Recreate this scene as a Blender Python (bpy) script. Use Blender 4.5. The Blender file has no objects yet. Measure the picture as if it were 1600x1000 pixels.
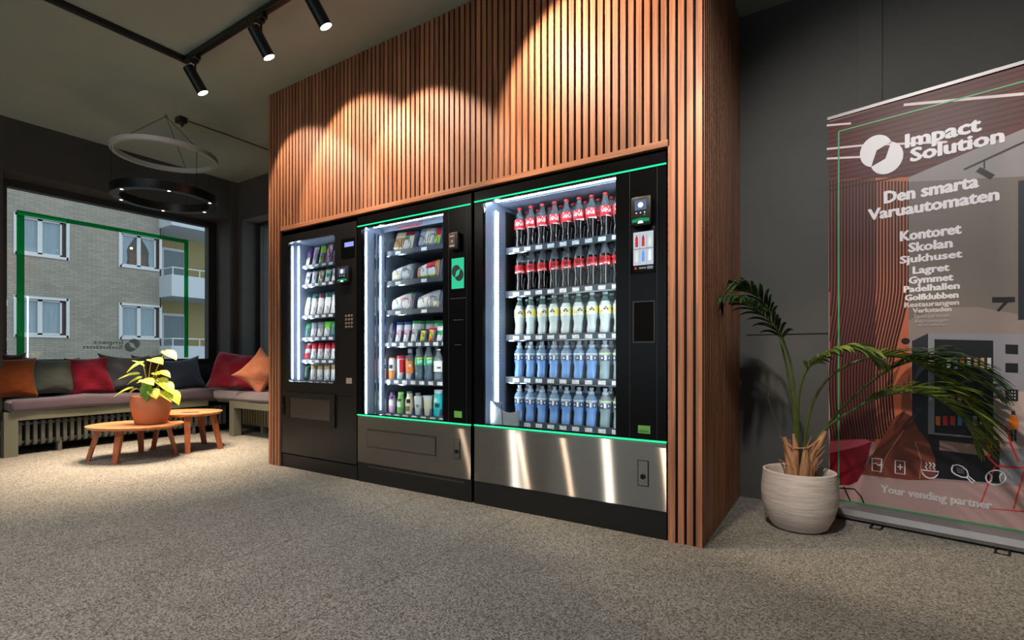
import bpy, bmesh, math, random
from mathutils import Vector, Matrix
random.seed(7)
PI = math.pi
scene = bpy.context.scene
COL = scene.collection

# ------------------------------------------------------------------ camera, sky, exposure
cam_data = bpy.data.cameras.new('camera')
cam_data.lens = 18.0
cam_data.sensor_width = 36.0
cam_data.shift_y = 0.035
cam_data.clip_start = 0.05
cam = bpy.data.objects.new('camera', cam_data)
cam.location = (0, 0, 0.87)
cam.rotation_euler = (PI/2, 0, math.radians(32.682))
COL.objects.link(cam)
scene.camera = cam

def srgb(r, g, b, a=1.0):
    f = lambda v: (v/255/12.92) if v/255 <= 0.04045 else ((v/255+0.055)/1.055)**2.4
    return (f(r), f(g), f(b), a)

world = bpy.data.worlds.new('overcast_sky')
scene.world = world
world.use_nodes = True
_bg = world.node_tree.nodes['Background']
_bg.inputs['Color'].default_value = (0.80, 0.90, 1.0, 1)
_bg.inputs['Strength'].default_value = 1.35

vs = scene.view_settings
vs.view_transform = 'Standard'
vs.look = 'None'
vs.exposure = 0.0
vs.gamma = 1.0
vs.use_curve_mapping = False
cy = scene.cycles
cy.max_bounces = 10
cy.diffuse_bounces = 4
cy.glossy_bounces = 4
cy.transmission_bounces = 6
cy.transparent_max_bounces = 24
cy.caustics_reflective = False
cy.caustics_refractive = False
cy.sample_clamp_indirect = 6.0

# unseen spots without heads: some read off the light, others added as fill
WARM = (1.0, 0.77, 0.56)
def spot_light(name, loc, target, watt, size_deg, blend, color=WARM, radius=0.03, parent=None):
    l = bpy.data.lights.new(name, 'SPOT')
    l.energy = watt; l.spot_size = math.radians(size_deg); l.spot_blend = blend
    l.color = color; l.shadow_soft_size = radius
    o = bpy.data.objects.new(name, l)
    d = Vector(target) - Vector(loc)
    o.rotation_euler = d.to_track_quat('-Z', 'Y').to_euler()
    o.location = loc
    COL.objects.link(o)
    if parent:
        o.parent = parent; o.matrix_parent_inverse = Matrix.Translation(-parent.location)
    return o

UNSEEN_SPOTS = [  # location, target, watt, cone, blend
    ((-2.3, 0.2, 2.80), (-2.2, 0.9, 0.0), 120, 110, 0.9),  # added fill that brightens the floor
    ((-1.0, -1.6, 2.80), (-1.2, -0.9, 0.0), 150, 125, 0.9),  # added fill over the floor behind the camera
    ((-3.87, -0.45, 2.74), (-3.2, 0.3, 0.0), 90, 120, 0.7),
    ((-3.87, 0.60, 2.74), (-4.95, 2.0, 0.75), 75, 46, 0.6),
    ((-3.87, 0.85, 2.72), (-4.90, 2.08, 2.60), 10, 36, 0.6),  # added to brighten the white ring of the pendant
    ((-3.87, -0.72, 2.74), (-3.4, -0.2, 0.0), 40, 120, 0.7),
    ((-0.36, 0.9, 2.85), (0.42, 3.2, 1.25), 210, 74, 0.9),  # added to brighten the banner and the back wall
]
for i, (p, t, w, a, b) in enumerate(UNSEEN_SPOTS):
    spot_light('unseen_spot_light', p, t, w, a, b, color=(1.0, 0.94, 0.86), radius=0.05)

# ------------------------------------------------------------------ helpers
class MB:
    """collects shapes; build() links them as ONE mesh object"""
    def __init__(s):
        s.v = []; s.f = []; s.m = []
    def add(s, vs_, fs, mi=0):
        n = len(s.v)
        s.v += [tuple(p) for p in vs_]
        s.f += [tuple(i+n for i in f) for f in fs]
        s.m += [mi]*len(fs)
        return s
    def box(s, x0, x1, y0, y1, z0, z1, mi=0):
        return s.add([(x0,y0,z0),(x1,y0,z0),(x1,y1,z0),(x0,y1,z0),(x0,y0,z1),(x1,y0,z1),(x1,y1,z1),(x0,y1,z1)],
              [(0,3,2,1),(4,5,6,7),(0,1,5,4),(1,2,6,5),(2,3,7,6),(3,0,4,7)], mi)
    def rbox(s, x0, x1, y0, y1, z0, z1, r=0.01, seg=3, mi=0, fn=None, cuts=0):
        bm = bmesh.new()
        bmesh.ops.create_cube(bm, size=1.0)
        for v in bm.verts:
            v.co = ((x0+x1)/2+v.co.x*(x1-x0), (y0+y1)/2+v.co.y*(y1-y0), (z0+z1)/2+v.co.z*(z1-z0))
        if r > 0:
            bmesh.ops.bevel(bm, geom=bm.edges[:], offset=r, segments=seg, profile=0.5, affect='EDGES')
        if cuts:
            bmesh.ops.subdivide_edges(bm, edges=[e for e in bm.edges if e.calc_length() > 0.1], cuts=cuts, use_grid_fill=True)
        bm.verts.index_update()
        vs_ = [fn(v.co.copy()) if fn else v.co.copy() for v in bm.verts]
        fs = [tuple(v.index for v in f.verts) for f in bm.faces]
        bm.free()
        return s.add(vs_, fs, mi)
    def prism(s, pts, axis, a, b, mi=0):
        """polygon pts (2D) extruded along axis from a to b; axis y: pts are (x,z); x: (y,z); z: (x,y)"""
        n = len(pts)
        def mk(p, w):
            return (p[0], w, p[1]) if axis == 'y' else (w, p[0], p[1]) if axis == 'x' else (p[0], p[1], w)
        V = [mk(p, a) for p in pts]+[mk(p, b) for p in pts]
        F = [tuple(range(n)), tuple(range(2*n-1, n-1, -1))]
        F += [(i, i+n, (i+1) % n+n, (i+1) % n) for i in range(n)]
        return s.add(V, F, mi)
    def lathe(s, prof, seg=20, c=(0,0,0), mi=0, cap=True, axis='z'):
        V = []; F = []
        for r, z in prof:
            for k in range(seg):
                a = 2*PI*k/seg
                V.append((r*math.cos(a), r*math.sin(a), z))
        for i in range(len(prof)-1):
            for k in range(seg):
                k2 = (k+1) % seg
                F.append((i*seg+k, i*seg+k2, (i+1)*seg+k2, (i+1)*seg+k))
        if cap:
            if prof[0][0] > 1e-5: F.append(tuple(range(seg-1, -1, -1)))
            if prof[-1][0] > 1e-5: F.append(tuple((len(prof)-1)*seg+k for k in range(seg)))
        if axis == 'y': V = [(x, z, -y) for x, y, z in V]   # lathe axis along y
        if axis == 'x': V = [(z, x, y) for x, y, z in V]
        V = [(x+c[0], y+c[1], z+c[2]) for x, y, z in V]
        return s.add(V, F, mi)
    def tube(s, pts, r, seg=8, mi=0, closed=False):
        pts = [Vector(p) for p in pts]
        n = len(pts)
        rr = r if isinstance(r, (list, tuple)) else [r]*n
        V = []; F = []
        prev = None
        for i, p in enumerate(pts):
            if closed: t = (pts[(i+1) % n]-pts[i-1])
            else: t = pts[min(i+1, n-1)]-pts[max(i-1, 0)]
            t.normalize()
            if prev is None:
                up = Vector((0,0,1)) if abs(t.z) < 0.9 else Vector((1,0,0))
                x = up.cross(t).normalized()
            else:
                x = (prev - t*prev.dot(t)).normalized()
            prev = x
            y = t.cross(x)
            for k in range(seg):
                a = 2*PI*k/seg
                V.append(p+(x*math.cos(a)+y*math.sin(a))*rr[i])
        m = n if closed else n-1
        for i in range(m):
            j = (i+1) % n
            for k in range(seg):
                k2 = (k+1) % seg
                F.append((i*seg+k, i*seg+k2, j*seg+k2, j*seg+k))
        if not closed:
            F.append(tuple(range(seg-1, -1, -1)))
            F.append(tuple((n-1)*seg+k for k in range(seg)))
        return s.add(V, F, mi)
    def xform(s, M):
        s.v = [tuple(M @ Vector(p)) for p in s.v]
        return s
    def build(s, name, mats, parent=None, smooth=35, loc=None, recalc=True):
        me = bpy.data.meshes.new(name)
        me.from_pydata(s.v, [], s.f)
        if not isinstance(mats, (list, tuple)): mats = [mats]
        for m in mats: me.materials.append(m)
        me.polygons.foreach_set('material_index', s.m)
        if recalc:
            bm = bmesh.new(); bm.from_mesh(me)
            bmesh.ops.recalc_face_normals(bm, faces=bm.faces[:])
            bm.to_mesh(me); bm.free()
        if smooth:
            me.polygons.foreach_set('use_smooth', [True]*len(me.polygons))
            me.set_sharp_from_angle(angle=math.radians(smooth))
        me.update()
        o = bpy.data.objects.new(name, me)
        COL.objects.link(o)
        if parent is not None: o.parent = parent
        if loc is not None: o.location = loc
        return o

def tag(o, label=None, cat=None, group=None, kind=None):
    if label: o['label'] = label
    if cat: o['category'] = cat
    if group: o['group'] = group
    if kind: o['kind'] = kind
    return o
def thing(name, label, cat, loc=(0,0,0), rz=0, group=None):
    o = bpy.data.objects.new(name, None)
    o.empty_display_size = 0.05
    o.location = loc; o.rotation_euler = (0, 0, rz)
    COL.objects.link(o)
    return tag(o, label, cat, group)
def struct(o, label=None):
    o['kind'] = 'structure'
    if label: o['label'] = label
    return o
def dup(root, loc=None, rz=None, label=None, group=None):
    kids = [c for c in root.children]
    r = root.copy(); COL.objects.link(r)
    if loc is not None: r.location = loc
    if rz is not None: r.rotation_euler = (0, 0, rz)
    if label: r['label'] = label
    if group: r['group'] = group
    for ch in kids:
        c = ch.copy(); COL.objects.link(c); c.parent = r
        for g in ch.children:
            d = g.copy(); COL.objects.link(d); d.parent = c
    return r

# ------------------------------------------------------------------ materials
MATS = {}
def principled(name):
    m = bpy.data.materials.new(name); m.use_nodes = True
    nt = m.node_tree
    return m, nt, nt.nodes['Principled BSDF'], nt.nodes['Material Output']
def mat(name, color, rough=0.5, metal=0.0, spec=0.5, noise=0.0, nscale=30.0, bump=0.0, bscale=200.0, sheen=0.0,
        emit=None, estr=0.0, coat=0.0, aniso=0.0, stretch=(1,1,1), alpha=1.0, trans=0.0, sss=0.0):
    if name in MATS: return MATS[name]
    m, nt, p, out = principled(name)
    N, L = nt.nodes, nt.links
    p.inputs['Base Color'].default_value = color
    p.inputs['Roughness'].default_value = rough
    p.inputs['Metallic'].default_value = metal
    p.inputs['Specular IOR Level'].default_value = spec
    if sheen: p.inputs['Sheen Weight'].default_value = sheen
    if coat: p.inputs['Coat Weight'].default_value = coat; p.inputs['Coat Roughness'].default_value = 0.08
    if trans: p.inputs['Transmission Weight'].default_value = trans
    if emit is not None:
        p.inputs['Emission Color'].default_value = emit
        p.inputs['Emission Strength'].default_value = estr
    tc = None
    def coords():
        nonlocal tc
        if tc is None:
            t = N.new('ShaderNodeTexCoord'); mp = N.new('ShaderNodeMapping')
            mp.inputs['Scale'].default_value = stretch
            L.new(t.outputs['Object'], mp.inputs['Vector']); tc = mp.outputs['Vector']
        return tc
    if noise:
        n = N.new('ShaderNodeTexNoise'); n.inputs['Scale'].default_value = nscale; n.inputs['Detail'].default_value = 5
        L.new(coords(), n.inputs['Vector'])
        r = N.new('ShaderNodeValToRGB')
        k0, k1 = 1-noise, 1+noise
        r.color_ramp.elements[0].position = 0.3; r.color_ramp.elements[1].position = 0.7
        r.color_ramp.elements[0].color = tuple(min(1, c*k0) for c in color[:3])+(1,)
        r.color_ramp.elements[1].color = tuple(min(1, c*k1) for c in color[:3])+(1,)
        L.new(n.outputs['Fac'], r.inputs['Fac']); L.new(r.outputs['Color'], p.inputs['Base Color'])
    if bump:
        n = N.new('ShaderNodeTexNoise'); n.inputs['Scale'].default_value = bscale; n.inputs['Detail'].default_value = 3
        L.new(coords(), n.inputs['Vector'])
        b = N.new('ShaderNodeBump'); b.inputs['Strength'].default_value = bump; b.inputs['Distance'].default_value = 0.01
        L.new(n.outputs['Fac'], b.inputs['Height']); L.new(b.outputs['Normal'], p.inputs['Normal'])
    if alpha < 1:
        tr = N.new('ShaderNodeBsdfTransparent'); mx = N.new('ShaderNodeMixShader')
        mx.inputs['Fac'].default_value = alpha
        L.new(tr.outputs[0], mx.inputs[1]); L.new(p.outputs[0], mx.inputs[2]); L.new(mx.outputs[0], out.inputs['Surface'])
    MATS[name] = m
    return m
def emis(name, color, strength):
    if name in MATS: return MATS[name]
    m = bpy.data.materials.new(name); m.use_nodes = True
    nt = m.node_tree; nt.nodes.clear()
    e = nt.nodes.new('ShaderNodeEmission'); o = nt.nodes.new('ShaderNodeOutputMaterial')
    e.inputs['Color'].default_value = color; e.inputs['Strength'].default_value = strength
    nt.links.new(e.outputs[0], o.inputs['Surface'])
    MATS[name] = m
    return m
def pane(name, tint=(1,1,1,1), gain=1.0, rough=0.0):
    """thin clear glass: transparent with a Fresnel reflection"""
    if name in MATS: return MATS[name]
    m = bpy.data.materials.new(name); m.use_nodes = True
    nt = m.node_tree; nt.nodes.clear(); N, L = nt.nodes, nt.links
    o = N.new('ShaderNodeOutputMaterial'); t = N.new('ShaderNodeBsdfTransparent'); g = N.new('ShaderNodeBsdfGlossy')
    mx = N.new('ShaderNodeMixShader'); fr = N.new('ShaderNodeFresnel'); mu = N.new('ShaderNodeMath')
    geo = N.new('ShaderNodeNewGeometry'); ior = N.new('ShaderNodeMix')
    t.inputs['Color'].default_value = tint; g.inputs['Roughness'].default_value = rough
    # the same reflectance whichever face the ray meets
    L.new(geo.outputs['Backfacing'], ior.inputs['Factor'])
    ior.inputs[2].default_value = 1.45; ior.inputs[3].default_value = 1/1.45
    L.new(ior.outputs[0], fr.inputs['IOR'])
    mu.operation = 'MULTIPLY'; mu.inputs[1].default_value = gain
    L.new(fr.outputs[0], mu.inputs[0]); L.new(mu.outputs[0], mx.inputs[0])
    L.new(t.outputs[0], mx.inputs[1]); L.new(g.outputs[0], mx.inputs[2]); L.new(mx.outputs[0], o.inputs['Surface'])
    MATS[name] = m
    return m

def wood(name, c0, c1, rough=0.5, scale=1.0, along='z', island=True):
    if name in MATS: return MATS[name]
    m, nt, p, out = principled(name)
    N, L = nt.nodes, nt.links
    t = N.new('ShaderNodeTexCoord'); mp = N.new('ShaderNodeMapping')
    st = {'z': (60, 60, 2.2), 'x': (2.2, 60, 60), 'y': (60, 2.2, 60)}[along]
    mp.inputs['Scale'].default_value = tuple(v*scale for v in st)
    L.new(t.outputs['Object'], mp.inputs['Vector'])
    n = N.new('ShaderNodeTexNoise'); n.inputs['Scale'].default_value = 1.0; n.inputs['Detail'].default_value = 6; n.inputs['Distortion'].default_value = 0.6
    L.new(mp.outputs[0], n.inputs['Vector'])
    r = N.new('ShaderNodeValToRGB')
    r.color_ramp.elements[0].position = 0.32; r.color_ramp.elements[1].position = 0.68
    r.color_ramp.elements[0].color = c0; r.color_ramp.elements[1].color = c1
    L.new(n.outputs['Fac'], r.inputs['Fac'])
    col = r.outputs['Color']
    if island:
        g = N.new('ShaderNodeNewGeometry'); mr = N.new('ShaderNodeMapRange')
        mr.inputs['To Min'].default_value = 0.78; mr.inputs['To Max'].default_value = 1.18
        L.new(g.outputs['Random Per Island'], mr.inputs['Value'])
        mm = N.new('ShaderNodeMix'); mm.data_type = 'RGBA'; mm.blend_type = 'MULTIPLY'; mm.inputs[0].default_value = 1.0
        cc = N.new('ShaderNodeCombineColor')
        for k in range(3): L.new(mr.outputs[0], cc.inputs[k])
        L.new(col, mm.inputs[6]); L.new(cc.outputs[0], mm.inputs[7]); col = mm.outputs[2]
    L.new(col, p.inputs['Base Color'])
    p.inputs['Roughness'].default_value = rough
    b = N.new('ShaderNodeBump'); b.inputs['Strength'].default_value = 0.15; b.inputs['Distance'].default_value = 0.002
    L.new(n.outputs['Fac'], b.inputs['Height']); L.new(b.outputs[0], p.inputs['Normal'])
    MATS[name] = m
    return m

def carpet_mat():
    m, nt, p, out = principled('carpet')
    N, L = nt.nodes, nt.links
    t = N.new('ShaderNodeTexCoord')
    n1 = N.new('ShaderNodeTexVoronoi'); n1.inputs['Scale'].default_value = 210
    s1 = N.new('ShaderNodeSeparateColor')
    n2 = N.new('ShaderNodeTexNoise'); n2.inputs['Scale'].default_value = 4.0; n2.inputs['Detail'].default_value = 6
    L.new(t.outputs['Object'], n1.inputs['Vector']); L.new(t.outputs['Object'], n2.inputs['Vector'])
    r = N.new('ShaderNodeValToRGB')
    r.color_ramp.elements[0].position = 0.05; r.color_ramp.elements[1].position = 0.95
    r.color_ramp.elements[0].color = srgb(86, 83, 78); r.color_ramp.elements[1].color = srgb(168, 165, 158)
    L.new(n1.outputs['Color'], s1.inputs[0]); L.new(s1.outputs[0], r.inputs['Fac'])
    mr = N.new('ShaderNodeMapRange'); mr.inputs['To Min'].default_value = 0.78; mr.inputs['To Max'].default_value = 1.12
    L.new(n2.outputs['Fac'], mr.inputs['Value'])
    # seams of the carpet widths
    sx = N.new('ShaderNodeSeparateXYZ'); L.new(t.outputs['Object'], sx.inputs[0])
    wig = N.new('ShaderNodeMath'); wig.operation = 'MULTIPLY_ADD'; wig.inputs[1].default_value = 0.02
    L.new(n2.outputs['Fac'], wig.inputs[0]); L.new(sx.outputs['X'], wig.inputs[2])
    seam = None
    for xs in (-1.46, -2.18, -2.90):
        cm = N.new('ShaderNodeMath'); cm.operation = 'COMPARE'; cm.inputs[1].default_value = xs; cm.inputs[2].default_value = 0.0035
        L.new(wig.outputs[0], cm.inputs[0])
        if seam is None: seam = cm.outputs[0]
        else:
            ad = N.new('ShaderNodeMath'); ad.operation = 'MAXIMUM'
            L.new(seam, ad.inputs[0]); L.new(cm.outputs[0], ad.inputs[1]); seam = ad.outputs[0]
    sc_ = N.new('ShaderNodeMix'); sc_.data_type = 'RGBA'; sc_.inputs[6].default_value = (1, 1, 1, 1); sc_.inputs[7].default_value = (0.66, 0.66, 0.66, 1)
    L.new(seam, sc_.inputs[0])
    m1 = N.new('ShaderNodeMix'); m1.data_type = 'RGBA'; m1.blend_type = 'MULTIPLY'; m1.inputs[0].default_value = 1
    m2 = N.new('ShaderNodeMix'); m2.data_type = 'RGBA'; m2.blend_type = 'MULTIPLY'; m2.inputs[0].default_value = 1
    cc = N.new('ShaderNodeCombineColor')
    for k in range(3): L.new(mr.outputs[0], cc.inputs[k])
    L.new(r.outputs[0], m1.inputs[6]); L.new(cc.outputs[0], m1.inputs[7])
    L.new(m1.outputs[2], m2.inputs[6]); L.new(sc_.outputs[2], m2.inputs[7])
    L.new(m2.outputs[2], p.inputs['Base Color'])
    p.inputs['Roughness'].default_value = 0.95; p.inputs['Specular IOR Level'].default_value = 0.1
    return m

def brick_mat():
    m, nt, p, out = principled('grey_brick')
    N, L = nt.nodes, nt.links
    t = N.new('ShaderNodeTexCoord'); mp = N.new('ShaderNodeMapping')
    mp.inputs['Rotation'].default_value = (0, 0, 0)
    sep = N.new('ShaderNodeSeparateXYZ'); com = N.new('ShaderNodeCombineXYZ')
    L.new(t.outputs['Object'], sep.inputs[0]); L.new(sep.outputs['Y'], com.inputs['X']); L.new(sep.outputs['Z'], com.inputs['Y'])
    br = N.new('ShaderNodeTexBrick'); br.inputs['Scale'].default_value = 1.0
    br.inputs['Brick Width'].default_value = 0.25; br.inputs['Row Height'].default_value = 0.075
    br.inputs['Mortar Size'].default_value = 0.007; br.inputs['Mortar Smooth'].default_value = 0.3
    br.inputs['Color1'].default_value = srgb(168, 161, 150); br.inputs['Color2'].default_value = srgb(152, 147, 138); br.inputs['Mortar'].default_value = srgb(128, 125, 120)
    L.new(com.outputs[0], br.inputs['Vector'])
    n = N.new('ShaderNodeTexNoise'); n.inputs['Scale'].default_value = 1.2; n.inputs['Detail'].default_value = 5
    L.new(t.outputs['Object'], n.inputs['Vector'])
    mr = N.new('ShaderNodeMapRange'); mr.inputs['To Min'].default_value = 0.8; mr.inputs['To Max'].default_value = 1.15
    L.new(n.outputs['Fac'], mr.inputs['Value'])
    cc = N.new('ShaderNodeCombineColor')
    for k in range(3): L.new(mr.outputs[0], cc.inputs[k])
    m1 = N.new('ShaderNodeMix'); m1.data_type = 'RGBA'; m1.blend_type = 'MULTIPLY'; m1.inputs[0].default_value = 1
    L.new(br.outputs['Color'], m1.inputs[6]); L.new(cc.outputs[0], m1.inputs[7]); L.new(m1.outputs[2], p.inputs['Base Color'])
    p.inputs['Roughness'].default_value = 0.9
    return m

def brushed_steel():
    """sheet steel brushed sideways: lamps smear into narrow upright streaks"""
    m = bpy.data.materials.new('brushed_steel'); m.use_nodes = True
    nt = m.node_tree; nt.nodes.clear(); N, L = nt.nodes, nt.links
    out = N.new('ShaderNodeOutputMaterial')
    t = N.new('ShaderNodeTexCoord'); mp = N.new('ShaderNodeMapping'); mp.inputs['Scale'].default_value = (3, 3, 700)
    n = N.new('ShaderNodeTexNoise'); n.inputs['Scale'].default_value = 1.0; n.inputs['Detail'].default_value = 3
    L.new(t.outputs['Object'], mp.inputs[0]); L.new(mp.outputs[0], n.inputs['Vector'])
    r = N.new('ShaderNodeValToRGB'); r.color_ramp.elements[0].color = srgb(176, 170, 164); r.color_ramp.elements[1].color = srgb(204, 198, 190)
    L.new(n.outputs['Fac'], r.inputs[0])
    g = N.new('ShaderNodeBsdfAnisotropic'); g.distribution = 'GGX'
    g.inputs['Roughness'].default_value = 0.30; g.inputs['Anisotropy'].default_value = 0.94; g.inputs['Rotation'].default_value = 0.0
    tg = N.new('ShaderNodeCombineXYZ'); tg.inputs[0].default_value = 1.0
    L.new(tg.outputs[0], g.inputs['Tangent']); L.new(r.outputs[0], g.inputs['Color'])
    g2 = N.new('ShaderNodeBsdfAnisotropic'); g2.inputs['Roughness'].default_value = 0.45
    L.new(r.outputs[0], g2.inputs['Color'])
    mx = N.new('ShaderNodeMixShader'); mx.inputs[0].default_value = 0.3
    L.new(g.outputs[0], mx.inputs[1]); L.new(g2.outputs[0], mx.inputs[2]); L.new(mx.outputs[0], out.inputs['Surface'])
    return m

BLACK = mat('black_paint', srgb(22, 21, 22), 0.35, bump=0.02)
BLACK2 = mat('black_plastic', srgb(15, 15, 16), 0.45)
BLACKGLASS = mat('black_glass', srgb(12, 12, 14), 0.25, spec=0.16)
METALDARK = mat('dark_metal', srgb(34, 34, 36), 0.4, metal=0.6)
LAMPBLACK = mat('lamp_black', srgb(24, 24, 26), 0.35)
STEELIN = mat('inner_steel', srgb(122, 134, 154), 0.35, metal=0.15, noise=0.08, nscale=6)
CHROME = mat('chrome', srgb(200, 205, 210), 0.15, metal=1.0)
TRAY = mat('tray_metal', srgb(120, 130, 142), 0.35, metal=0.7)
STRIP = mat('price_strip_plastic', srgb(60, 66, 74), 0.35)
TAGW = mat('price_tag_paper', srgb(205, 210, 215), 0.6, noise=0.35, nscale=90)
DIVID = mat('divider_plastic', srgb(92, 102, 126), 0.4)
COILM = mat('coil_wire', srgb(40, 42, 46), 0.35, metal=0.5)
STEEL = brushed_steel()
GLASS = pane('machine_glass', (0.97, 0.985, 0.98, 1), 0.55)
WINGLASS = pane('window_glass', (0.93, 0.96, 0.94, 1), 0.9)
OAK = wood('oak_slat', srgb(138, 88, 62), srgb(192, 130, 96), 0.5)
OAKX = wood('oak_trim', srgb(150, 96, 68), srgb(192, 130, 96), 0.5, along='x')
FELT = mat('black_felt', srgb(14, 13, 13), 0.95)
WALLM = mat('dark_grey_paint', srgb(76, 76, 76), 0.75, noise=0.10, nscale=2.0)
WALLD = mat('charcoal_paint', srgb(66, 65, 64), 0.8, noise=0.06, nscale=2.0)
CEILM = mat('ceiling_paint', srgb(152, 166, 158), 0.85, noise=0.05, nscale=1.5, bump=0.05, bscale=60)
CARPET = carpet_mat()
BRICK = brick_mat()
WHITEP = mat('white_paint', srgb(215, 218, 222), 0.5)
LEDW = emis('cool_led', (0.78, 0.89, 1.0, 1), 48.0)
LEDG = emis('green_led', (0.02, 0.75, 0.28, 1), 1.7)
LENS = emis('lamp_lens', (1.0, 0.78, 0.55, 1), 22.0)
RUBBER = mat('soil', srgb(38, 30, 24), 0.95, noise=0.4, nscale=80, bump=0.5, bscale=90)

def text_polys(body, offset=0.0, shear=0.0, res=2):
    """flat letters as (verts2d, faces), scaled to width 1 from x=0, with the cap height in the same unit"""
    cu = bpy.data.curves.new('letters', 'FONT')
    cu.body = body; cu.size = 1.0; cu.offset = offset; cu.shear = shear; cu.resolution_u = res
    cu.fill_mode = 'FRONT'
    o = bpy.data.objects.new('letters', cu); COL.objects.link(o)
    dg = bpy.context.evaluated_depsgraph_get()
    me = bpy.data.meshes.new_from_object(o.evaluated_get(dg))
    V = [(v.co.x, v.co.y) for v in me.vertices]; F = [tuple(p.vertices) for p in me.polygons]
    bpy.data.objects.remove(o); bpy.data.curves.remove(cu); bpy.data.meshes.remove(me)
    x0 = min(v[0] for v in V); x1 = max(v[0] for v in V)
    return [(x-x0, y) for x, y in V], F, x1-x0
CAP = 0.70   # cap height of the font at size 1
def put_text(mb, body, fn, width, cap, offset=0.025, shear=0.0, mi=0, res=2):
    V, F, w = text_polys(body, offset, shear, res)
    mb.add([fn(x*width/w, y*cap/CAP) for x, y in V], F, mi)

def bold_text(mb, body, fn, width, cap, e=0.035, mi=0):
    """heavy letters: the outline laid down a few times, slightly shifted"""
    d = e*cap
    for i, (dx, dy) in enumerate(((-d, 0), (d, 0), (0, d*.6), (0, -d*.6), (-d*.5, 0), (d*.5, 0))):
        put_text(mb, body, lambda x, y: (lambda p: (p[0], p[1]-0.00008*i, p[2]))(fn(x+d+dx, y+dy)), width-2*d, cap, offset=0.012, mi=mi)

def logo_polys(n=20):
    """two overlapping discs around a leaning window, as two outlines"""
    A = (-0.32, 0.30); I1 = (0.61, 0.65); I2 = (-0.61, -0.65)
    a1 = math.atan2(I1[1]-A[1], I1[0]-A[0]); a2 = math.atan2(I2[1]-A[1], I2[0]-A[0])+2*PI
    arc = [(A[0]+math.cos(a1+(a2-a1)*i/n), A[1]+math.sin(a1+(a2-a1)*i/n)) for i in range(n+1)]
    up = arc+[(-0.27, 0.32)]
    return [up, [(-x, -y) for x, y in up]]
LETTERS = mat('white_lettering', srgb(235, 235, 240), 0.5)

def foil(name, color, amount):
    """see-through coloured foil on glass"""
    m = bpy.data.materials.new(name); m.use_nodes = True
    nt = m.node_tree; p = nt.nodes['Principled BSDF']; out = nt.nodes['Material Output']
    p.inputs['Base Color'].default_value = color; p.inputs['Roughness'].default_value = 0.4
    t = nt.nodes.new('ShaderNodeBsdfTransparent'); t.inputs['Color'].default_value = color
    mx = nt.nodes.new('ShaderNodeMixShader'); mx.inputs[0].default_value = amount
    nt.links.new(t.outputs[0], mx.inputs[1]); nt.links.new(p.outputs[0], mx.inputs[2]); nt.links.new(mx.outputs[0], out.inputs['Surface'])
    return m
# ------------------------------------------------------------------ room shell
FY = 2.41                      # slat face
mb = MB(); mb.box(-6.6, 2.3, -3.6, 4.0, -0.1, 0.0)
struct(mb.build('floor', CARPET, smooth=0), 'grey brown speckled carpet floor')
mb = MB(); mb.box(-6.6, 2.3, -3.6, 4.0, 2.965, 3.1)
struct(mb.build('ceiling', CEILM, smooth=0), 'grey green painted ceiling')
# back wall with a window at its far end behind the panel
mb = MB()
mb.box(-5.2, 2.3, 3.43, 3.9, 0, 2.965); mb.box(-6.05, -5.2, 3.43, 3.9, 0, 0.78); mb.box(-6.05, -5.2, 3.43, 3.9, 2.5, 2.965)
mb.box(-6.6, -6.05, 3.43, 3.9, 0, 2.965)
mb.box(-6.6, -6.15, 3.334, 3.43, 0, 2.965)
struct(mb.build('wall_back', WALLM, smooth=0), 'dark grey painted back wall')
mb = MB()
mb.box(-0.49, 2.2, 3.422, 3.43, 1.0, 1.008); mb.box(0.082, 0.19, 3.415, 3.43, 0, 2.965)
struct(mb.build('trim_back', WALLM, smooth=0), 'dark cable duct on the back wall')
mb = MB()
mb.box(-6.6, -6.45, 1.36, 3.334, 0, 0.77); mb.box(-6.6, -6.15, 1.36, 3.334, 2.5, 2.965)
mb.box(-6.6, -6.15, -3.6, 1.36, 0, 2.965)
struct(mb.build('wall_left', WALLD, smooth=0), 'charcoal window wall with deep reveal')
mb = MB(); mb.box(2.2, 2.3, -3.6, 3.43, 0, 2.965); struct(mb.build('wall_right', WALLM, smooth=0))
mb = MB()
mb.box(-6.6, -4.6, -3.6, -3.5, 0, 2.965); mb.box(0.6, 2.3, -3.6, -3.5, 0, 2.965); mb.box(-4.6, 0.6, -3.6, -3.5, 2.6, 2.965); mb.box(-4.6, 0.6, -3.6, -3.5, 0, 0.35)
struct(mb.build('wall_front', WALLM, smooth=0))
mb = MB(); mb.box(-6.452, -6.40, 1.362, 3.332, 0.58, 0.772, 0)
struct(mb.build('trim_1', mat('slate_blue_paint', srgb(52, 58, 74), 0.6), smooth=0), 'slate blue sill board under the window')

# window in the left wall
FRAMED = mat('window_frame_paint', srgb(44, 43, 43), 0.5)
def window(name, axis, plane, a0, a1, z0, z1, fw, label):
    w = bpy.data.objects.new(name, None); COL.objects.link(w); struct(w, label)
    f = MB()
    def bx(p0, p1, q0, q1, r0, r1):
        if axis == 'x': f.box(p0, p1, q0, q1, r0, r1)
        else: f.box(q0, q1, p0, p1, r0, r1)
    bx(plane-0.04, plane+0.05, a0, a0+fw, z0, z1); bx(plane-0.04, plane+0.05, a1-fw, a1, z0, z1)
    bx(plane-0.04, plane+0.05, a0+fw, a1-fw, z0, z0+fw*0.7); bx(plane-0.04, plane+0.05, a0+fw, a1-fw, z1-fw*0.7, z1)
    f.build('window_frame', FRAMED, w, smooth=0)
    f = MB()
    bx(plane-0.004, plane+0.004, a0+fw, a1-fw, z0+fw*0.7, z1-fw*0.7)
    f.build('window_pane', WINGLASS, w, smooth=0)
    return w
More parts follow.
